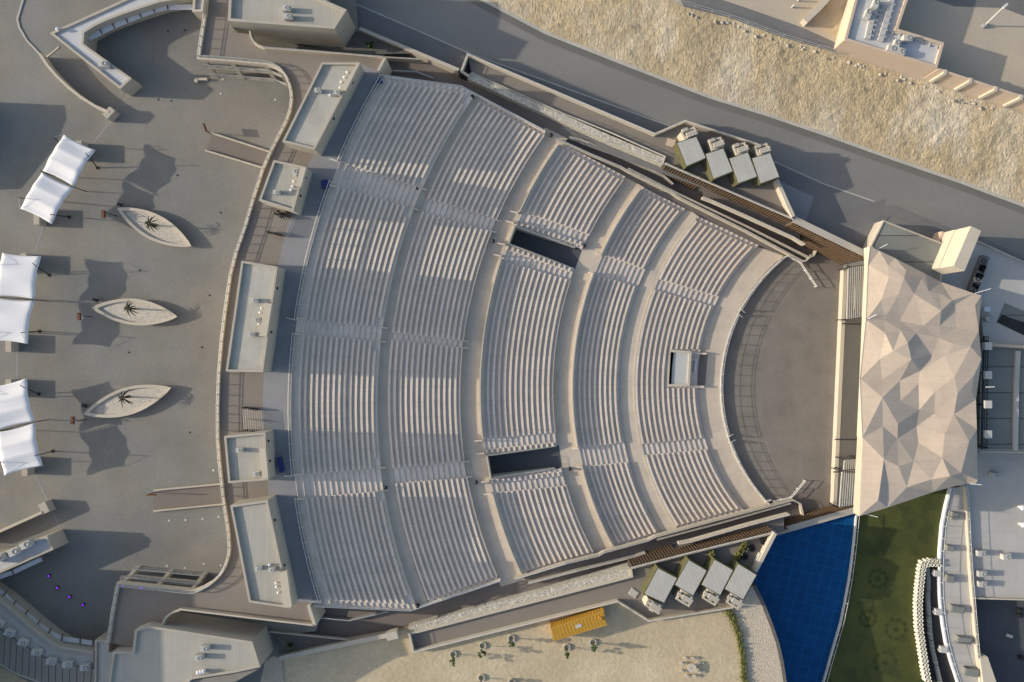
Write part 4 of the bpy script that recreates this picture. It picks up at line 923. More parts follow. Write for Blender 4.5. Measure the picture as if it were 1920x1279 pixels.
for nm, pts, z0, z1, lo in (('top', [(712, 143), (865, 164), (1022, 247.5)], 3.0, -.2, -1), ('bottom', [(590, 1134), (770, 1142.5), (938, 1087)], 3.2, -.2, 1)):
    t = T('side_railing', 'pale railing and wall along the %s edge of the upper seating' % nm, 'railing', P(pts[0][0], pts[0][1], -1))
    zz = [4.7, 1.9, -.3] if nm == 'top' else [4.5, 1.8, -.3]
    w_ = [P(x, y, z + .25) for (x, y), z in zip(pts, zz)]; bm = BM(); wall(bm, w_, .2, -1.4); O('wall', bm, 'bench', t)
    bm = BM(); rail(bm, w_, .85, .045, 1.7, 1); O('hand_rail', bm, 'wmetal', t)
t = T('low_wall', 'angled low wall in the side walkway below the top corner of the seating', 'low wall', P(735, 134, -1.25)); bm = BM(); wall(bm, PL([(728, 132), (780, 134), (812, 146)], -.4), .15, -1.3); O('wall', bm, 'rail', t)
t = T('low_wall', 'angled low wall in the side walkway below the bottom corner of the seating', 'low wall', P(650, 1164, -1.25)); bm = BM(); wall(bm, PL([(592, 1158), (655, 1164), (728, 1147)], -.3), .15, -1.3); O('wall', bm, 'rail', t)
# stairs on the lower ramp
t = T('stair_flight', 'small stair flight at the head of the lower ramp middle wall', 'stairs', P(1275, 1030, -6)); bm = BM()
for k in range(9):
    a, b_ = P(1274 + k * 3, 1022 - k * .8, wz(1275)), P(1277 + k * 3, 1038 - k * .8, wz(1275)); box(bm, ((a.x + b_.x) / 2, (a.y + b_.y) / 2, 0), (.3, 1.5, .5 - k * .045), .25, z0=wz(1275) - .1)
O('step', bm, 'beige', t)
# rooms on the decks
def room(label, q, ann, nm):
    zt = 3.0
    t, r = building('deck_room', label, 'room', q, zt, -.05, 'greenwall', 'roomroof', par=.06, th=.14, group='zigzag rooms on the decks')
    w_ = PL(ann, zt - .2)
    bm = BM(); prism(bm, w_, -.05, zt - .75); O('annex_wall', bm, 'cream', t)
    if area2(w_) < 0: w_ = w_[::-1]
    bm = BM(); wall(bm, offs(w_, .15, True), .28, zt - .8, closed=True, zt=zt - .2); O('annex_parapet', bm, 'cream', t)
    c_ = sum(w_, Vector()) / 4; e = (w_[1] - w_[0]).normalized(); rz = math.atan2(e.y, e.x)
    bm = BM(); box(bm, (c_.x + .3, c_.y - .1, 0), (1.7, .8, .9), rz, z0=zt - .76); box(bm, (c_.x - .7, c_.y + .5, 0), (.9, .5, .7), rz, z0=zt - .76); O('roof_unit', bm, 'beige', t)
    bm = BM(); box(bm, (c_.x - .3, c_.y - .6, 0), (.6, .5, .5), rz, z0=zt - .76); tube(bm, (c_.x + .9, c_.y + .2, zt - .7), (c_.x + .9, c_.y + .2, zt + .3), .12, 8); O('duct', bm, 'acgrey', t)
NR = [[(1268.5, 267), (1306.5, 254.5), (1325, 296.6), (1287, 313)], [(1322, 288), (1357, 276.6), (1376, 321.6), (1337.5, 337)], [(1366.5, 296.6), (1403.5, 284), (1421.5, 331.6), (1384, 345)], [(1409, 296), (1445, 285), (1463, 332), (1425.5, 345.5)]]
NA = [[(1276, 248), (1302, 236.5), (1309, 252), (1284, 262)], [(1328, 262), (1352, 256), (1358, 275), (1335, 283)], [(1373, 272), (1397, 266), (1404, 284), (1381, 292)], [(1414, 275), (1438, 267.5), (1445, 286), (1422, 293)]]
SR = [[(1233.5, 1064), (1271, 1084), (1246, 1132), (1207, 1114.5)], [(1291.5, 1049), (1327, 1070), (1300, 1119), (1264, 1097)], [(1339.5, 1048), (1376.5, 1069), (1351, 1118), (1314.5, 1097)], [(1384, 1056), (1420.5, 1078), (1394, 1126), (1358, 1105)]]
SA = [[(1215, 1122), (1243, 1136), (1235, 1153), (1209, 1136)], [(1278, 1105), (1301, 1120), (1292, 1139), (1267, 1124)], [(1327, 1103), (1350, 1117), (1341, 1137), (1316, 1122)], [(1372, 1111), (1394, 1126), (1384, 1144), (1361, 1130)]]
for k in range(4):
    nn = ['leftmost', 'second', 'third', 'rightmost'][k]
    room('grey roofed zigzag room on the upper deck, %s of the four' % nn, NR[k], NA[k], 'u%d' % k)
    room('grey roofed zigzag room on the lower deck, %s of the four' % nn, SR[k], SA[k], 'l%d' % k)
def hedge(name, pts, z, w_, h, label, n, leaf='hedge'):
    w3 = PL(pts, z); t = T('hedge', label, 'hedge', w3[0]); bm = BM()
    for _ in range(n):
        i = random.randrange(len(w3) - 1); p = w3[i].lerp(w3[i + 1], random.random()); v = Vector((p.x + random.gauss(0, w_ * .4), p.y + random.gauss(0, w_ * .4), z + random.random() ** .6 * h)); s = random.uniform(.06, .15)
        a = Vector((random.gauss(0, 1), random.gauss(0, 1), random.gauss(0, 1))).normalized(); b_ = a.orthogonal().normalized()
        face(bm, [bm.verts.new(v + a * s * 1.4), bm.verts.new(v + b_ * s), bm.verts.new(v - a * s * 1.4), bm.verts.new(v - b_ * s)])
    O('foliage', bm, leaf, t)
    bm = BM(); wall(bm, [Vector((p.x, p.y, z + h * .75)) for p in w3], w_ * .8, z); O('branches', bm, leaf, t)
hedge('hedge', [(1335, 1030), (1332, 1050)], 0, .5, .9, 'short yellow green hedge strip by the third lower room', 260)
hedge('hedge', [(1396, 1014), (1373, 1058)], 0, .55, .9, 'long yellow green hedge strip by the rightmost lower room', 520)
hedge('hedge', [(1232, 1066), (1206, 1112)], 0, .35, 1.4, 'climbing hedge on the side of the leftmost lower room', 420)
hedge('hedge', [(1290, 1050), (1266, 1094)], 0, .3, 1.4, 'climbing hedge on the side of the second lower room', 320)
hedge('hedge', [(1338, 1050), (1318, 1090)], 0, .3, 1.4, 'climbing hedge on the side of the third lower room', 320)
hedge('hedge', [(1271, 272), (1289, 311)], 0, .35, 1.5, 'climbing hedge on the side of the leftmost upper room', 360)
hedge('hedge', [(1328, 302), (1340, 335)], 0, .3, 1.5, 'climbing hedge on the side of the second upper room', 260)
hedge('hedge', [(1374, 318), (1387, 343)], 0, .3, 1.4, 'climbing hedge on the side of the third upper room', 260)
for k, (x, y) in enumerate(((1431, 1014.5), (1409.5, 1027.5), (1395.5, 1042.5))):
    p = P(x, y, 0); bm = BM(); ringtube(bm, p, .55, .26, 0, .45, 16); tube(bm, p, p + Vector((0, 0, .2)), .28, 12); O('round_pot', bm, 'black', None, 'black round pot on the lower deck, %s from the right' % ORD[k + 1], 'pot', 'black round pots')
for x, y, nm in ((1422, 1045, 'against the bright end wall of the lower deck'),):
    p = P(x, y, 0); t = T('storage_unit', 'grey boxed plant unit ' + nm, 'storage unit', p); bm = BM(); box(bm, (p.x, p.y, 0), (.9, 1.5, 1.1), -.5, z0=0); O('casing', bm, 'acgrey', t); bm = BM(); box(bm, (p.x, p.y, 0), (1.0, .6, .06), -.5, z0=1.1); O('lid', bm, 'cream', t)
for x, y, rz, nm in ((1258, 268, -.3, 'upper'), (1188, 1112, -.6, 'lower')):
    p = P(x, y, .0); bm = BM(); box(bm, (p.x, p.y, 0), (1.4, 1.2, .12), rz, z0=0); box(bm, (p.x, p.y, 0), (1.2, 1.0, .05), rz, z0=.12); O('floor_hatch', bm, 'tan' if nm == 'upper' else 'roomroof', None, 'square hatch on the %s deck before the first room' % nm, 'hatch')
def person(x, y, z, rz, top, leg, label):
    p = P(x, y, z); me = bpy.data.meshes.new('person'); bm = bmesh.new()
    ca, sa = math.cos(rz), math.sin(rz)
    def w_(a, b_, c_): return bm.verts.new((a * ca - b_ * sa, a * sa + b_ * ca, c_))
    J = dict(pel=(0, 0, .95), ch=(0, 0, 1.3), nk=(0, 0, 1.5), hd=(.02, 0, 1.64), ht=(.02, 0, 1.75), ls=(0, .19, 1.42), le=(.02, .26, 1.13), lh=(.12, .25, .88), rs=(0, -.19, 1.42), re=(-.03, -.26, 1.13), rh=(.05, -.25, .88), lp=(0, .1, .9), lk=(.05, .11, .5), la=(-.02, .11, .08), lt=(.14, .12, .04), rp=(0, -.1, .9), rk=(.0, -.11, .5), ra=(-.1, -.11, .08), rt=(.08, -.12, .04))
    rad = dict(pel=.15, ch=.16, nk=.06, hd=.1, ht=.085, ls=.07, le=.05, lh=.04, rs=.07, re=.05, rh=.04, lp=.1, lk=.065, la=.045, lt=.04, rp=.1, rk=.065, ra=.045, rt=.04)
    V = {k: w_(*v) for k, v in J.items()}
    for a, b_ in (('pel', 'ch'), ('ch', 'nk'), ('nk', 'hd'), ('hd', 'ht'), ('ch', 'ls'), ('ls', 'le'), ('le', 'lh'), ('ch', 'rs'), ('rs', 're'), ('re', 'rh'), ('pel', 'lp'), ('lp', 'lk'), ('lk', 'la'), ('la', 'lt'), ('pel', 'rp'), ('rp', 'rk'), ('rk', 'ra'), ('ra', 'rt')): bm.edges.new((V[a], V[b_]))
    bm.verts.index_update(); names = list(J); bm.to_mesh(me); bm.free()
    o = bpy.data.objects.new('person', me); col.objects.link(o); o.location = p
    md = o.modifiers.new('skin', 'SKIN'); o.modifiers.new('sub', 'SUBSURF').levels = 1
    for i, k in enumerate(names): me.skin_vertices[0].data[i].radius = (rad[k],) * 2
    me.skin_vertices[0].data[0].use_root = True
    me.materials.append(M[top]); o['label'] = label; o['category'] = 'person'; ROOT[o] = p
    bm = BM(); tube(bm, p + Vector((0, 0, 1.68)), p + Vector((0, 0, 1.8)), .115, 10, .06); O('hair', bm, leg, o)
person(1349, 371, wz(1345), .4, 'black', 'white', 'person in dark clothes with white cap walking down the upper ramp')
person(1326, 364, wz(1326), 1.4, 'black', 'rust', 'person in dark clothes standing at the head of the upper ramp')
# ------------------------------------------------------------------ stage
STZ = -7.2
bm = BM(); prism(bm, PL([(1588, 488), (1860, 488), (1850, 962), (1567.5, 962)], STZ), -13, STZ); O('stage_floor', bm, 'stage', kind='structure')
bm = BM(); prism(bm, PL([(1582, 506), (1589, 506), (1569.2, 947), (1562.3, 947)], STZ + .03), -8.65, STZ + .03); O('stage_edge', bm, 'cream', None, 'long cream stage edge wall facing the orchestra floor', 'stage edge')
RZT = 3.0
V_ = [(1629.4, 463.1), (1647.2, 470.6), (1678, 484.7), (1630, 497), (1663, 498), (1662, 520), (1695, 508), (1688.5, 522), (1726, 523), (1734.5, 513), (1710, 552), (1739, 546.6), (1769, 527.5), (1760.7, 551), (1784, 563.5), (1760.7, 583), (1766, 611), (1827, 550), (1841, 554), (1828, 573), (1840.5, 620), (1798, 615), (1791, 572), (1650, 562.6), (1680, 552), (1625.6, 600), (1660, 600), (1691, 601), (1734.5, 611), (1657.5, 624.5), (1687.5, 619), (1697, 643), (1717.6, 624.5), (1670.7, 658), (1749.5, 666), (1760.7, 634), (1789, 646), (1772, 667.6), (1818, 650), (1839.5, 673), (1704.5, 673), (1651, 673), (1621, 710.6), (1662, 713), (1694.5, 714.5), (1730.6, 696.5), (1728, 719.7), (1788.7, 706.8), (1826, 704), (1824.8, 735), (1837.7, 750.6), (1795, 777.7), (1755, 735), (1795, 736.5), (1730.6, 770), (1761.6, 776.5), (1693, 753), (1655.8, 745.5), (1684, 794.5), (1656, 799.7), (1616, 820), (1684, 823), (1725.5, 801), (1725.5, 830.6), (1770.6, 815), (1814.5, 826.8), (1836.5, 806), (1761.6, 856.5), (1770.6, 890), (1795, 885), (1708.7, 864), (1677.7, 872), (1650.6, 859), (1659.7, 903), (1695.8, 912), (1739.7, 896.5), (1755, 924), (1817, 907), (1832.6, 908), (1640, 935), (1661, 951), (1608, 966), (1834, 900)]
B1 = [(250, 150, .55), (310, 190, .85), (280, 300, .9), (260, 500, 1), (360, 190, .5), (470, 240, .6), (440, 320, .5), (480, 360, .8), (440, 430, .85), (400, 500, .65), (290, 700, .5), (370, 680, .75), (440, 680, .5), (560, 600, .8), (600, 420, .15), (650, 440, .15), (650, 350, .4), (720, 480, .65), (790, 430, .2), (870, 480, .4), (940, 500, .3), (960, 590, .7), (850, 600, .45), (750, 700, .75), (900, 800, .7), (970, 700, .05), (1130, 540, .6), (1290, 590, .7), (1310, 700, .25), (1020, 800, .7), (1130, 740, .55), (1230, 780, .7), (1150, 1000, .6), (1290, 1080, .15), (970, 930, .35), (1050, 920, .65), (850, 910, .55), (730, 900, .45), (450, 850, .5), (270, 860, .5), (440, 980, .7), (260, 1050, .95), (610, 880, .55), (690, 1080, 0), (530, 1120, .45), (800, 1000, .65), (900, 1080, .6), (1000, 1060, .7), (870, 1180, .5), (1150, 1120, .6), (1180, 1230, .6)]
B2 = [(200, 170, .5), (290, 160, .85), (350, 200, .6), (405, 170, .05), (470, 190, .4), (480, 245, .75), (250, 320, .55), (400, 330, .55), (180, 450, .95), (310, 450, .55), (450, 480, 0), (200, 620, .45), (310, 600, .45), (640, 200, .9), (580, 330, .95), (720, 300, .75), (850, 150, .6), (840, 240, .55), (950, 200, .2), (850, 310, .4), (840, 400, .35), (880, 420, .05), (900, 500, .8), (880, 570, .1), (740, 420, .7), (600, 430, .5), (600, 520, .5), (700, 380, .75), (610, 580, .8), (610, 680, .95), (770, 650, .65), (780, 780, .65), (450, 650, .5), (910, 800, .15), (740, 860, .1), (780, 950, .35), (910, 985, .7), (430, 740, .45), (390, 770, .65), (310, 740, .45), (160, 850, .95), (290, 850, .7), (400, 880, .35), (570, 770, .65), (500, 900, .7), (650, 880, .75), (640, 1000, .6), (350, 960, .55), (340, 1030, .65), (480, 1050, .35), (240, 1050, .15), (190, 1150, .45), (120, 1080, .85)]
SMP = [(1590 + x / 5.33, 450 + y / 5.33, b) for x, y, b in B1] + [(1590 + x / 3.875, 650 + y / 3.875, b) for x, y, b in B2]
from mathutils import Vector as V2
vin = [P(x, y, RZT) for x, y in V_]
border = [0, 1, 2, 9, 12, 17, 18, 20, 39, 50, 66, 82, 78, 77, 76, 80, 81, 60, 42, 25, 3]
res = geometry.delaunay_2d_cdt([v.to_2d() for v in vin], [(border[i], border[(i + 1) % len(border)]) for i in range(len(border))], [], 1, 1e-5)
verts, tris = res[0], res[2]
A_, bb = [], []; n = len(verts)
for tr in tris:
    a, b_, c_ = [verts[i] for i in tr]; m_ = (a + b_ + c_) / 3; X, Y = px((m_.x, m_.y, RZT))
    br = min(SMP, key=lambda s: (s[0] - X) ** 2 + (s[1] - Y) ** 2)[2]
    gx = (.60 - br) * .92                      # a facet tilted from the sun falls away to the east
    det = (b_.x - a.x) * (c_.y - a.y) - (c_.x - a.x) * (b_.y - a.y); wgt = math.sqrt(abs(det))
    r1 = np.zeros(n); r1[tr[0]] = (b_.y - c_.y) / det; r1[tr[1]] = (c_.y - a.y) / det; r1[tr[2]] = (a.y - b_.y) / det
    r2 = np.zeros(n); r2[tr[0]] = (c_.x - b_.x) / det; r2[tr[1]] = (a.x - c_.x) / det; r2[tr[2]] = (b_.x - a.x) / det
    A_.append(r1 * wgt); bb.append(-gx * -1 * wgt * -1); A_.append(r2 * wgt * .12); bb.append(0)
for i in range(n):
    r = np.zeros(n); r[i] = .03; A_.append(r); bb.append(0)
hh = np.linalg.lstsq(np.array(A_), np.array(bb), rcond=None)[0]
t = T('stage_roof', 'large faceted beige roof canopy over the stage', 'roof', P(1730, 700, -7.2))
bm = BM(); tv = [bm.verts.new((v.x, v.y, RZT + hh[i])) for i, v in enumerate(verts)]
for tr in tris: face(bm, [tv[i] for i in tr])
O('faceted_top', bm, 'facet', t)
bq = [vin[i] for i in border]
bm = BM(); bi_ = [min(range(n), key=lambda k: (verts[k] - vin[i].to_2d()).length) for i in border]
T1 = [bm.verts.new((verts[k].x, verts[k].y, RZT + hh[k] - .003)) for k in bi_]; T2 = [bm.verts.new((verts[k].x, verts[k].y, RZT - 1.6)) for k in bi_]
for i in range(len(T1)): face(bm, (T1[i], T1[(i + 1) % len(T1)], T2[(i + 1) % len(T2)], T2[i]))
face(bm, T2[::-1]); O('fascia', bm, 'facet', t)
bm = BM(); e = [bi_[border.index(i)] for i in (0, 3, 25, 42, 60, 82)]; wall(bm, [Vector((verts[k].x - .07, verts[k].y, RZT + hh[k] + .03)) for k in e], .12, RZT - 1.5); O('edge_trim', bm, 'cream', t)
bm = BM(); prism(bm, PL([(1672, 505), (1828, 566), (1826, 890), (1655, 935)], RZT - 1.7), STZ - .1, RZT - 1.65); O('stage_house', bm, 'beige', t)
for k, (y, x0, x1) in enumerate(((606, 1579, 1625), (823, 1566, 1612), (884, 1563, 1611))):
    a, b_ = P(x0, y, STZ + 1), P(x1 + 8, y - 2, RZT - 1.2); bm = BM(); tube(bm, P(x0, y + 1, STZ), P(x1 + 10, y + 1, RZT - 1.4), .11, 6); O('tie_rod', bm, 'black', t)
for x, y, dx, dy in ((1645, 468, 15, -9), (1828, 550, 25, -8), (1848, 726, 12, -1), (1818, 907, 18, 1), (1620, 963, 22, 5), (1628, 598, 12, -8)):
    a = P(x, y, RZT - .2); b_ = a + Vector((dx * .085, -dy * .085, .6)); bm = BM(); tube(bm, a, b_, .05, 6); O('mast_light', bm, 'white', t)
# louvred side screens beside the stage
def louvre(label, q, n, z):
    t = T('stage_louvre', label, 'louvre screen', P(q[0][0], q[0][1], STZ))
    w_ = PL(q, z); bm = BM()
    for k in range(n):
        f = (k + .5) / n; a, b_ = w_[0].lerp(w_[1], f), w_[3].lerp(w_[2], f); d = b_ - a; box(bm, ((a.x + b_.x) / 2, (a.y + b_.y) / 2, z), (d.length, .16, .3), math.atan2(d.y, d.x))
    O('blade', bm, 'roomroof', t)
    bm = BM()
    for a, b_ in ((w_[0], w_[1]), (w_[3], w_[2])):
        bm = BM(); tube(bm, a, b_, .1, 6)
        for e in (a, b_): tube(bm, e, Vector((e.x, e.y, STZ)), .09, 6)
        O('frame', bm, 'black', t)
louvre('grey louvred screen at the upper end of the stage', [(1589, 503), (1622, 497), (1621, 594), (1586, 599)], 9, -3.5)
louvre('grey louvred screen at the lower end of the stage', [(1577, 884), (1610, 880), (1606, 946), (1572, 951)], 8, -3.5)
louvre('small grey louvred screen above the lower stage screen', [(1582, 862), (1609, 860), (1608, 880), (1580, 882)], 7, -4)
bm = BM(); p = P(1603, 570, STZ); tube(bm, P(1602, 585, STZ), P(1606, 515, STZ + 2.2), .16, 8); O('white_pole', bm, 'wmetal', None, 'white leaning pole beside the upper stage screen', 'pole')
bm = BM(); p = P(1592, 586, STZ); box(bm, (p.x, p.y, 0), (1.2, .8, 1.1), 0, z0=STZ); box(bm, (p.x + .1, p.y, 0), (.9, .9, .2), 0, z0=STZ + 1.1); O('equipment_case', bm, 'black', None, 'black equipment case beside the upper stage screen', 'case')
bm = BM(); p = P(1585, 934, STZ)
for k in range(3): box(bm, (p.x + k * .9, p.y - k * .1, 0), (.7, .7, .9), .1 * k, z0=STZ)
O('equipment_case', bm, 'black', None, 'black equipment cases under the lower stage screen', 'case')
# ------------------------------------------------------------------ back of house
building('stage_annex', 'grey flat roofed annex behind the stage, next to the road', 'building', [(1657, 413), (1776, 459), (1764, 530), (1720, 520), (1632, 463)], 1.6, -1.6, 'beige', 'panel', par=.12, th=.2)
t = T('stage_tower', 'tall cream stepped tower standing behind the stage roof', 'tower', P(1790, 470, -1.5))
tp = [(1820.4, 424), (1839.6, 433), (1808.7, 508), (1788.5, 498.5)]
w_ = PL(tp, 7.6)
bm = BM(); prism(bm, w_, 3.6, 7.6); O('upper_block', bm, 'cream', t)
bm = BM(); prism(bm, [w_[0] + (w_[1] - w_[0]) * -.06, w_[1], w_[2], w_[3] + (w_[2] - w_[3]) * -.06], .8, 3.55); O('middle_block', bm, 'cream', t)
bm = BM(); prism(bm, [w_[0] + (w_[1] - w_[0]) * -.3, w_[1], w_[2], w_[3] + (w_[2] - w_[3]) * -.3], -1.6, .75); O('base_block', bm, 'tan', t)
bm = BM(); prism(bm, offs(w_[::-1] if area2(w_) < 0 else w_, .02, True), .7, 3.65); O('joint_band', bm, 'roomroof', t)
ground('service_yard', [(1690, 495), (1776, 462), (1800, 440), (1833, 452), (2150, 592), (2150, 652), (1845, 645), (1838, 560)], -1.2, 'yard')
bm = BM(); wall(bm, PL([(1833, 452), (1935, 498), (2100, 570)], -.7), .2, -1.6); O('yard_kerb', bm, 'kerb', None, 'pale kerb between service yard and road', 'kerb')
flat('yard_pit', [(1884, 568), (1960, 600), (1960, 648), (1869, 604)], -1.16, 'panel')
flat('yard_pit_shade', [(1879, 590), (1900, 598), (1960, 616), (1960, 648), (1869, 604)], -1.12, 'gapshade')  # near-black sheet painted in as the shade of the pit
ground('panel_roof', [(1840, 648), (2700, 652), (2700, 846), (1836, 842)], -1.0, 'panel')
bm = BM(); wall(bm, PL([(1845, 646), (2000, 655)], -.2), .5, -1.2); O('roof_upstand', bm, 'tan', None, 'tan upstand along the top of the grey panel roof', 'wall')
bm = BM(); wall(bm, PL([(1910, 658), (1907, 720), (1905, 845)], -.6), .7, -1.2); O('roof_gutter', bm, 'yard', None, 'pale gutter strip down the grey panel roof', 'gutter')
ground('lower_roof', [(1836, 836), (2700, 840), (2700, 1126), (1825, 1121), (1818, 1020), (1811, 916), (1780, 905), (1790, 860)], -5.3, 'yard')
bm = BM(); wall(bm, PL([(1838, 847), (2000, 850)], -.6), .2, -1.3); O('roof_upstand', bm, 'cream', None, 'thin pale upstand along the top of the lower roof', 'wall')
bm = BM(); wall(bm, PL([(1825, 1122), (2000, 1127)], -4.8), .22, -7.6); O('roof_upstand', bm, 'cream', None, 'thin pale upstand between lower roof and dark court', 'wall')
ground('dark_court', [(1824, 1121), (2700, 1127), (2700, 1500), (1900, 1500), (1838, 1260)], -7.4, 'court_and_shade')
t = T('roof_truss', 'dark lattice truss with grey cabinets behind the stage roof', 'truss', P(1842, 740, -1))
bm = BM()
for xo in (0, 4, 8):
    tube(bm, P(1845 + xo, 630, 1.2), P(1841 + xo, 843, 1.2), .07 if xo else .16, 5)
for k in range(40):
    y0 = 632 + k * 5.2; tube(bm, P(1845 + 4, y0, 1.2), P(1845 + 8, y0 + 5.2 * (1 if k % 2 else 0), 1.2), .045, 5)
for y in (640, 700, 760, 840): 
    a = P(1846, y, 1.2); tube(bm, a, Vector((a.x, a.y, -1.1)), .1, 6); a = P(1852, y, 1.2); tube(bm, a, Vector((a.x, a.y, -1.1)), .1, 6)
O('lattice', bm, 'black', t)
for y in (649, 703, 758, 814):
    p = P(1850, y, 1.3); bm = BM(); box(bm, (p.x, p.y, 0), (1.1, 1.2, .8), 0, z0=1.0); O('cabinet', bm, 'acgrey', t)
for k, (x, y, w1, w2) in enumerate(((1836, 496, 1.1, 2.6), (1831, 511, 1.2, 2.2), (1825, 528, 1.3, 2.4), (1820, 540, 1.1, 1.4))):
    p = P(x, y, -1.2); t = T('plant_unit', 'dark cooling unit in the service yard behind the tower, %s from the top' % ORD[k + 1], 'cooling unit', p, 'dark cooling units in the yard')
    bm = BM(); box(bm, (p.x, p.y, 0), (w1, w2, 1.2), -.4, z0=-1.2); O('casing', bm, 'shoulder', t)
    bm = BM(); ringtube(bm, (p.x, p.y + .4), .4, .28, 0, .06, 12); ringtube(bm, (p.x, p.y - .5), .4, .28, 0, .06, 12); O('fan', bm, 'black', t)
bm = BM(); p = P(1848, 580, -1.2); box(bm, (p.x, p.y, 0), (1.0, .8, .4), 0, z0=-1.2); box(bm, (p.x, p.y, 0), (.9, .7, .05), 0, z0=-.8); O('roof_hatch', bm, 'white', None, 'white square hatch in the service yard', 'hatch')
ac_unit(1849, 597, -1.2, .5, 'pale air conditioner near the white hatch in the service yard', 'air conditioners on the service roofs', 1.0)
for k, (x, y, lab) in enumerate(((1834, 1035, 'top'), (1835.5, 1073, 'middle'), (1836, 1092, 'bottom'))): ac_unit(x, y, -5.3, .0, 'grey air conditioner on the lower pale roof, %s of the left column' % lab, 'air conditioners on the service roofs', 1.2)
ac_unit(1881, 1041, -5.3, .1, 'pale air conditioner standing alone on the lower pale roof', 'air conditioners on the service roofs', 1.2)
ac_unit(1860, 889, -5.3, 0, 'small dark fan unit on the lower pale roof near the stage roof', 'air conditioners on the service roofs', 1.0)
for k, (x, y) in enumerate(((1911, 950), (1912, 982))): vent(x, y, -5.3, 'bright small vent at the right edge of the pale roof, %s' % ('upper one', 'lower one')[k], 'vents on the pale roof', 1.6)
for k, (x, y) in enumerate(((1909, 1142), (1911, 1231), (1908, 1152))):
    p = P(x, y, -7.4); bm = BM(); box(bm, (p.x, p.y, 0), (.55, .55, .9), 0, z0=-7.4); box(bm, (p.x, p.y, 0), (.62, .62, .06), 0, z0=-6.5); O('bin', bm, 'black', None, 'black square bin on the dark court, %s' % ('upper', 'lower', 'beside the upper')[k], 'bin')
p = P(1892, 1192, -7.4); bm = BM(); box(bm, (p.x, p.y, 0), (1.0, .5, .2), -.3, z0=-7.4); box(bm, (p.x + .2, p.y, 0), (.4, .4, .4), -.3, z0=-7.4); O('debris_bag', bm, 'acgrey', None, 'pale bag lying on the dark court', 'bag')
bm = BM(); prism(bm, PL([(1838, 1237), (1852, 1232), (1872, 1290), (1880, 1330), (1850, 1330)], -4.0), -7.5, -4.0); O('stair_block', bm, 'cream', None, 'cream block stair wall at the corner of the dark court', 'wall')
# curved terrace between the pools and the roofs
W1p = [(1784, 915), (1775, 950), (1768, 986), (1764, 1032), (1763, 1060), (1762.5, 1091), (1763.5, 1120), (1766, 1147), (1770, 1177), (1775, 1206), (1785, 1243), (1797, 1279), (1830, 1370)]
W2p = [(1811, 912), (1814, 950), (1817.5, 1020), (1821, 1075), (1825, 1121), (1829, 1170), (1834, 1226), (1840, 1279), (1852, 1370)]
ground('curved_terrace', W1p + W2p[::-1], -5.25, 'yard')
parapet('curved white wall with rail along the pool side of the pale terrace', W1p, -5.0, -6.9, .25, 'white', True, 'wall', .9)
parapet('pale wall with rail between the terrace and the lower roof', W2p, -4.5, -7.5, .25, 'cream', True, 'wall', .5)
for k, (x, y, w1, w2) in enumerate(((1777, 1026, 1.1, .9), (1777, 1083, 1.2, 1.2), (1791, 1140, 2.2, 1.1), (1803, 1198, 2.3, 1.1), (1817, 1257, 2.3, 1.3), (1785, 966, .9, 1.3))):
    p = P(x, y, -5.25); bm = BM(); box(bm, (p.x, p.y, 0), (w1, w2, .9), -.15, z0=-5.26); box(bm, (p.x, p.y, 0), (w1 * .9, w2 * .9, .05), -.15, z0=-4.36); O('terrace_box', bm, 'panel', None, 'grey box seat on the pale curved terrace, %s from the top' % (ORD[k + 2] if k < 5 else 'first'), 'box seat', 'box seats on the terrace')
# pools
bm = BM(); sheet(bm, PL([(1440, 1000), (1606.5, 955), (1606.5, 968), (1601.5, 1020), (1593, 1086), (1576.5, 1170), (1560, 1226), (1545, 1279), (1515, 1370), (1490, 1370), (1470, 1279), (1464, 1240), (1456.5, 1206), (1443, 1168), (1428, 1130), (1408, 1096)], -5.6)); o = O('blue_pool', bm, 'bluepool', kind='structure')
bm = BM(); sheet(bm, PL([(1604, 955), (1850, 880), (1792, 900), (1784, 915), (1768, 986), (1763, 1036), (1762, 1091), (1766, 1150), (1776, 1206), (1797, 1279), (1830, 1370), (1513, 1370), (1546, 1279), (1578, 1170), (1594, 1086), (1603, 1020)], -5.8)); O('green_pool', bm, 'green', kind='structure')
WB = [(1606.5, 966), (1604, 995), (1601.5, 1020), (1597.5, 1054), (1593, 1086), (1585, 1130), (1576.5, 1170), (1560, 1226), (1545, 1279), (1513, 1370)]
parapet('curved pale wall with rail dividing the blue pool from the green pool', WB, -5.1, -7, .22, 'wmetal', True, 'wall', .9)
bm = BM(); wall(bm, PL([(1414, 1098), (1430, 1130), (1445, 1168), (1458, 1206), (1466, 1240), (1472, 1279), (1490, 1340)], -.05), .55, -6.6); O('pool_kerb', bm, 'soil_and_shade', None, 'dark kerb between gravel path and blue pool', 'kerb')
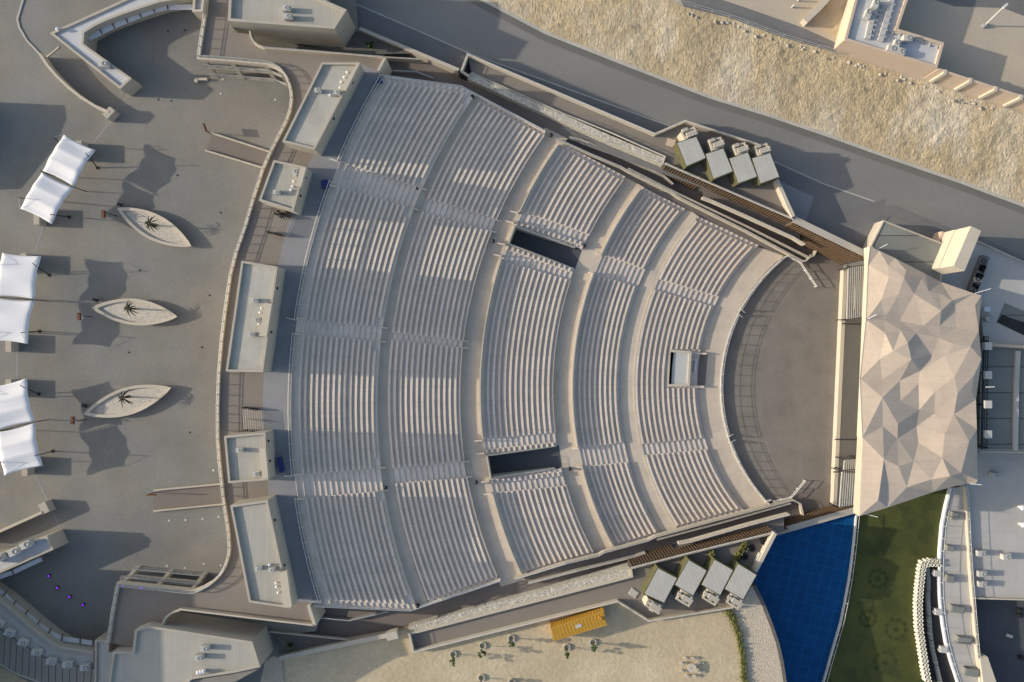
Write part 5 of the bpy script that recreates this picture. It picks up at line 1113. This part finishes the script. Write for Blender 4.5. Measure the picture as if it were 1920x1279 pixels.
# darker pads lying in rings under the green water
for k, (x, y, r, nm) in enumerate(((1646, 1085, 17, 'uppermost'), (1627, 1160, 15, 'left middle'), (1680, 1180, 19, 'right middle'), (1660, 1243, 21, 'lowest'))):
    bm = BM(); c_ = P(x, y, -5.792)
    for j in range(9):
        a = 2 * math.pi * j / 9 + k; rr = r * .085; e = []
        for i in range(12):
            b_ = 2 * math.pi * i / 12; u, v = math.cos(b_) * .5 * random.uniform(.85, 1.1), math.sin(b_) * .33 * random.uniform(.85, 1.1)
            e.append((c_.x + math.cos(a) * rr - math.sin(a) * u + math.cos(a) * v, c_.y + math.sin(a) * rr + math.cos(a) * u + math.sin(a) * v, 0))
        prism(bm, e, -5.81, -5.792)
    e = [(c_.x + .5 * math.cos(i * .5236), c_.y + .45 * math.sin(i * .5236), 0) for i in range(12)]; prism(bm, e, -5.81, -5.793)
    O('algae_ring', bm, 'algae', None, 'ring of darker patches in the green pool, %s of four' % nm, 'algae ring', 'dark rings in the green pool')
# white pipe screen
oc = [(252, 178), (240, 213), (232, 247), (228, 285), (224, 320), (220, 357), (215, 392), (212, 427), (210, 460), (207, 495), (204, 530), (202, 567), (203, 603), (203, 640), (205, 675), (207, 710), (207, 748), (210, 785), (215, 820), (220, 860), (226, 895), (231, 932), (236, 970), (242, 1007), (247, 1043), (255, 1080), (258, 1120), (265, 1157), (272, 1195), (278, 1232), (287, 1268)]
ic = [(275, 210)] + [(x + 31, y - 3 + i * .35) for i, (x, y) in enumerate(oc[2:], 0)]
tc = [(290, 165), (325, 158), (360, 160), (397, 162), (305, 198), (338, 197), (370, 197), (405, 200)]
proto = None
for row, lst in (('outer', oc), ('inner', ic), ('top', tc)):
    for k, (x, y) in enumerate(lst):
        p = P(1680 + x / 4.937, 1020 + y / 4.937, -4.65); p.z = -5.9
        lab = {'outer': 'white upright pipe, %s down the outer pool side row' % ORD[k + 1], 'inner': 'white upright pipe, %s down the inner row' % ORD[k + 1], 'top': 'white upright pipe in the short top run, %s' % ORD[min(k + 1, 9)]}[row]
        if proto is None:
            bm = BM(); ringtube(bm, p, .295, .2, -5.9, -4.65, 16)
            proto = O('pipe', bm, 'pipe', None, lab, 'pipe', 'white upright pipes of the pool screen', smooth=False); off = proto.location - Vector((p.x, p.y, 0)); base = proto.location.copy(); p0 = p.copy()
        else:
            o = proto.copy(); col.objects.link(o); o.location = base + Vector((p.x - p0.x, p.y - p0.y, 0)); o['label'] = lab
bm = BM(); wall(bm, PL([(1740, 1065), (1742, 1090), (1741, 1120), (1743, 1150), (1745, 1185), (1750, 1220), (1757, 1250), (1764, 1279), (1790, 1360)], -5.2), .55, -6); O('inner_wall', bm, 'panel', None, 'grey curved low wall behind the white pipes', 'wall')
flat('shaded_gap', [(1738, 1062), (1763, 1062), (1762, 1091), (1766, 1150), (1776, 1206), (1797, 1279), (1818, 1360), (1764, 1360), (1742, 1279), (1732, 1220), (1728, 1150), (1731, 1100)], -5.76, 'gapshade')  # near-black sheet; the dark of the void behind the pipes put into its colour
for k, (x, y) in enumerate(((1753, 1073), (1755, 1145), (1764.5, 1215))):
    p = P(x, y, -5.76); t = T('pump_unit', 'grey square pump box behind the white pipes, %s from the top' % ORD[k + 1], 'pump box', p, 'pump boxes behind the pipes'); bm = BM(); box(bm, (p.x, p.y, 0), (1.1, .95, .9), -.1, z0=-5.76); O('casing', bm, 'acgrey', t); bm = BM(); tube(bm, p + Vector((-.8, 0, .6)), p + Vector((-.5, 0, .6)), .2, 8); O('spout', bm, 'rail', t)
# ------------------------------------------------------------------ upper street
building('street_building', 'tan L shaped building with white roof at the upper right', 'building', [(1603, 0), (1583, 75), (1757, 128), (1770.5, 80), (1684, 54), (1703, -2), (1720, -60), (1620, -60)], 7.4, 3.3, 'tan', 'roofw', par=.45, th=.4)
t = T('panel_wall', 'tall tan boundary wall of panels with pilasters at the upper right', 'wall', P(1800, 160, 3.4))
a, b_ = P(1758, 129, 7.3), P(1990, 205, 7.3); bm = BM(); wall(bm, [a, b_], .3, 2.2); O('panel', bm, 'tan', t)
for k in range(7):
    f = .06 + k * .205
    if f > 1: break
    p = a.lerp(b_, f); bm = BM(); box(bm, (p.x, p.y - .15, 0), (.5, .7, 5.3), -.3, z0=2.1); O('pilaster', bm, 'cream', t)
t = T('low_wall', 'white topped low wall by the street left of the tan building', 'low wall', P(1530, 20, 3.5)); bm = BM(); wall(bm, PL([(1510, 39), (1534, 16), (1560, -12)], 5.0), .9, 3.4); O('wall', bm, 'cream', t)
for k, pts in enumerate(([(1627, 72), (1634, 40), (1648, 6)], [(1651, 76), (1662, 40), (1675, -8)], [(1667, 57), (1765, 88)])):
    t = T('roof_duct', ['left', 'right', 'lower'][k] + ' duct run on the white roof of the tan building', 'duct', P(pts[0][0], pts[0][1], 7), 'ducts on the tan building')
    bm = BM(); wall(bm, PL(pts, 7.45 if k < 2 else 7.15), .8 if k < 2 else .25, 7.0); O('duct', bm, 'acgrey', t)
    bm = BM(); w_ = PL(pts, 7.0); n = 7
    for j in range(n):
        p = w_[0].lerp(w_[-1], (j + .5) / n); box(bm, (p.x, p.y, 0), (1.0, .18, .6 if k < 2 else .25), math.atan2((w_[-1] - w_[0]).y, (w_[-1] - w_[0]).x) - 1.57, z0=6.95)
    O('clamp', bm, 'rail', t)
for k, (x, y, rz) in enumerate(((1623, 30, 1.2), (1637, 12, 1.2), (1667, 95, -.3), (1683, 100, -.3), (1676, 87, 1.2), (1696, 76, 0))): ac_unit(x, y, 6.98, rz, 'pale air conditioner on the tan building roof, %s from the left' % ORD[k + 1], 'air conditioners on the tan building', 1.15)
t = T('street_lamp', 'tall pale street lamp post at the upper right corner', 'street lamp', P(1845, 49, 3.5)); a = P(1845, 49, 3.5); b_ = P(1882, 13, 9.0)
bm = BM(); tube(bm, a, b_, .12, 8, .08); O('pole', bm, 'wmetal', t); bm = BM(); box(bm, (b_.x + .2, b_.y + .15, b_.z), (.9, .35, .15), .7); O('lamp_head', bm, 'wmetal', t); bm = BM(); tube(bm, a, a + Vector((0, 0, .5)), .45, 10, .3); O('foot', bm, 'conc', t)
for k, (x, y) in enumerate(((1485, 14), (1496, 2))):
    p = P(x, y, 3.5); bm = BM(); tube(bm, p, p + Vector((0, 0, .9)), .12, 8); tube(bm, p + Vector((0, 0, .9)), p + Vector((0, 0, 1)), .17, 8, .08); O('bollard', bm, 'acgrey', None, 'short grey bollard on the upper street, %s' % ('lower', 'upper')[k], 'bollard')
t = T('fence', 'thin wire fence with posts along the top of the sandy slope', 'fence', P(1300, 20, 3.5)); bm = BM()
rail(bm, PL([(1270, 6), (1366, 34), (1466, 71), (1563, 100)], 3.5), 1.3, .03, 2.6, 1); O('wire', bm, 'rail', t)
ROCKS = []
for k in range(70):
    f = random.random(); p = along(up[2:8], 200)[int(f * 199)]; q_ = P(p.x + random.gauss(0, 4), p.y + 5 + abs(random.gauss(0, 5)), 3.3); r = random.uniform(.12, .32)
    ROCKS.append((q_, r))
bm = BM()
for q_, r in ROCKS:
    m_ = bmesh.ops.create_icosphere(bm, subdivisions=1, radius=r)
    for v in m_['verts']: v.co = Vector((v.co.x * random.uniform(.8, 1.3), v.co.y * random.uniform(.8, 1.2), v.co.z * .7)) + q_
O('rubble', bm, 'gabion', None, 'scattered rocks along the top edge of the sandy slope', 'rubble', kind='stuff')
# trees of the upper street just outside the frame, their shadow falls on the asphalt
for k, (x, y) in enumerate(((1640, -60), (1700, -75), (1760, -70))):
    shrub(x, y, 3.5, 3.2, 6.5, 'leafy street tree beyond the top edge behind the tan building, %s' % ORD[k + 1], n=500, cat='tree')
# ------------------------------------------------------------------ sandy ground at the bottom
t = T('container', 'yellow box container with ribbed sides on the sandy ground', 'container', P(1086, 1178, -.15))
q = [(1033.5, 1178), (1131.5, 1146.5), (1137.5, 1172), (1038, 1202)]; w_ = PL(q, 2.5)
bm = BM(); prism(bm, w_, -.1, 2.42)
c_ = sum(w_, Vector()) / 4
for i in range(4):
    p, q_ = w_[i], w_[(i + 1) % 4]; L_ = (q_ - p).length; n = int(L_ / .45); d = (q_ - p) / L_
    for j in range(n):
        m_ = p + d * (j + .5) * L_ / n; box(bm, (m_.x, m_.y, 0), (.2, .1, 2.2), math.atan2(d.y, d.x), z0=.05)
O('body', bm, 'yellow', t)
bm = BM(); prism(bm, offs(w_[::-1] if area2(w_) < 0 else w_, -.04, True), 2.4, 2.5); d = (w_[1] - w_[0]); L_ = d.length; d.normalize(); s_ = (w_[3] - w_[0])
for j in range(16):
    m_ = w_[0] + d * (j + .5) * L_ / 16 + s_ * .5; box(bm, (m_.x, m_.y, 2.515), (.22, s_.length * .9, .03), math.atan2(d.y, d.x))
O('roof', bm, 'yellow', t)
bm = BM(); m_ = w_[0] + d * L_ * .5 + s_ * .48; box(bm, (m_.x, m_.y, 2.545), (1.0, .5, .03), math.atan2(d.y, d.x)); O('roof_patch', bm, 'acgrey', t)
bm = BM()
for i in range(4): box(bm, (w_[i].x, w_[i].y, 0), (.16, .16, 2.66), math.atan2(d.y, d.x), z0=-.15)
O('corner_post', bm, 'yellow', t)
bm = BM(); p = P(1122, 1148, -.1); tube(bm, p, p + Vector((0, 0, 2.9)), .3, 10); O('side_drum', bm, 'yellow', t)
bm = BM(); p = P(1042, 1175, -.1); box(bm, (p.x, p.y + .2, 0), (1.1, .5, 1.6), .28, z0=-.1); O('side_cabinet', bm, 'black', t)
for k, (x, y, ox) in enumerate(((850, 1226, 0), (905, 1210, 0), (959, 1196, 0), (1063, 1213, 0), (1112, 1204, 0), (903, 1270, 0), (960, 1278, 0))):
    nn = ('first', 'second', 'third', 'fourth', 'fifth')[k] + ' from the left in the upper row' if k < 5 else ('left', 'right')[k - 5] + ' one at the bottom edge'
    p = P(x, y, -.15); bm = BM(); ringtube(bm, p, .58, .45, -.2, .1, 18); O('tree_ring', bm, 'kerb', None, 'round concrete tree ring on the sand, ' + nn, 'tree ring', 'tree rings on the sand')
    shrub(x, y, -.15, .5, 2.3, 'thin green sapling on the sand, ' + nn, n=150, group='saplings on the sandy ground', cat='sapling', off=(random.uniform(-.1, .35), -.25))
t = T('picnic_table', 'round white concrete table on the sandy ground', 'table', P(1295, 1249, -.15)); p = P(1295, 1249, -.15)
bm = BM(); tube(bm, p, p + Vector((0, 0, .7)), .35, 12, .3); O('pedestal', bm, 'cream', t)
bm = BM(); ringtube(bm, p, .72, .14, .5, .62, 24); O('table_top', bm, 'cream', t)
k = 0
for x0, y0, x1, y1 in ((1284, 1233, 1298, 1233), (1277, 1243, 1308, 1242), (1277, 1257, 1310, 1258), (1287, 1266, 1301, 1266)):
    for x, y in ((x0, y0), (x1, y1)):
        p = P(x, y, -.15); k += 1; bm = BM(); tube(bm, p, p + Vector((0, 0, .36)), .2, 10, .17); tube(bm, p + Vector((0, 0, .36)), p + Vector((0, 0, .45)), .3, 12); tube(bm, p + Vector((.0, 0, .2)), p + Vector((.9, 0, .2)), .13, 8)
        O('stool', bm, 'cream', None, 'white concrete stool around the picnic table, %s from the top' % ORD[k], 'stool', 'stools around the picnic table')
hedge('hedge', [(1362, 1142), (1374, 1160), (1384, 1190), (1392, 1230), (1396, 1285), (1402, 1340)], -.1, .9, .45, 'straggly low green planting between the sand and the gravel path', 900)
print('benches', benches, 'objects', len(bpy.data.objects))
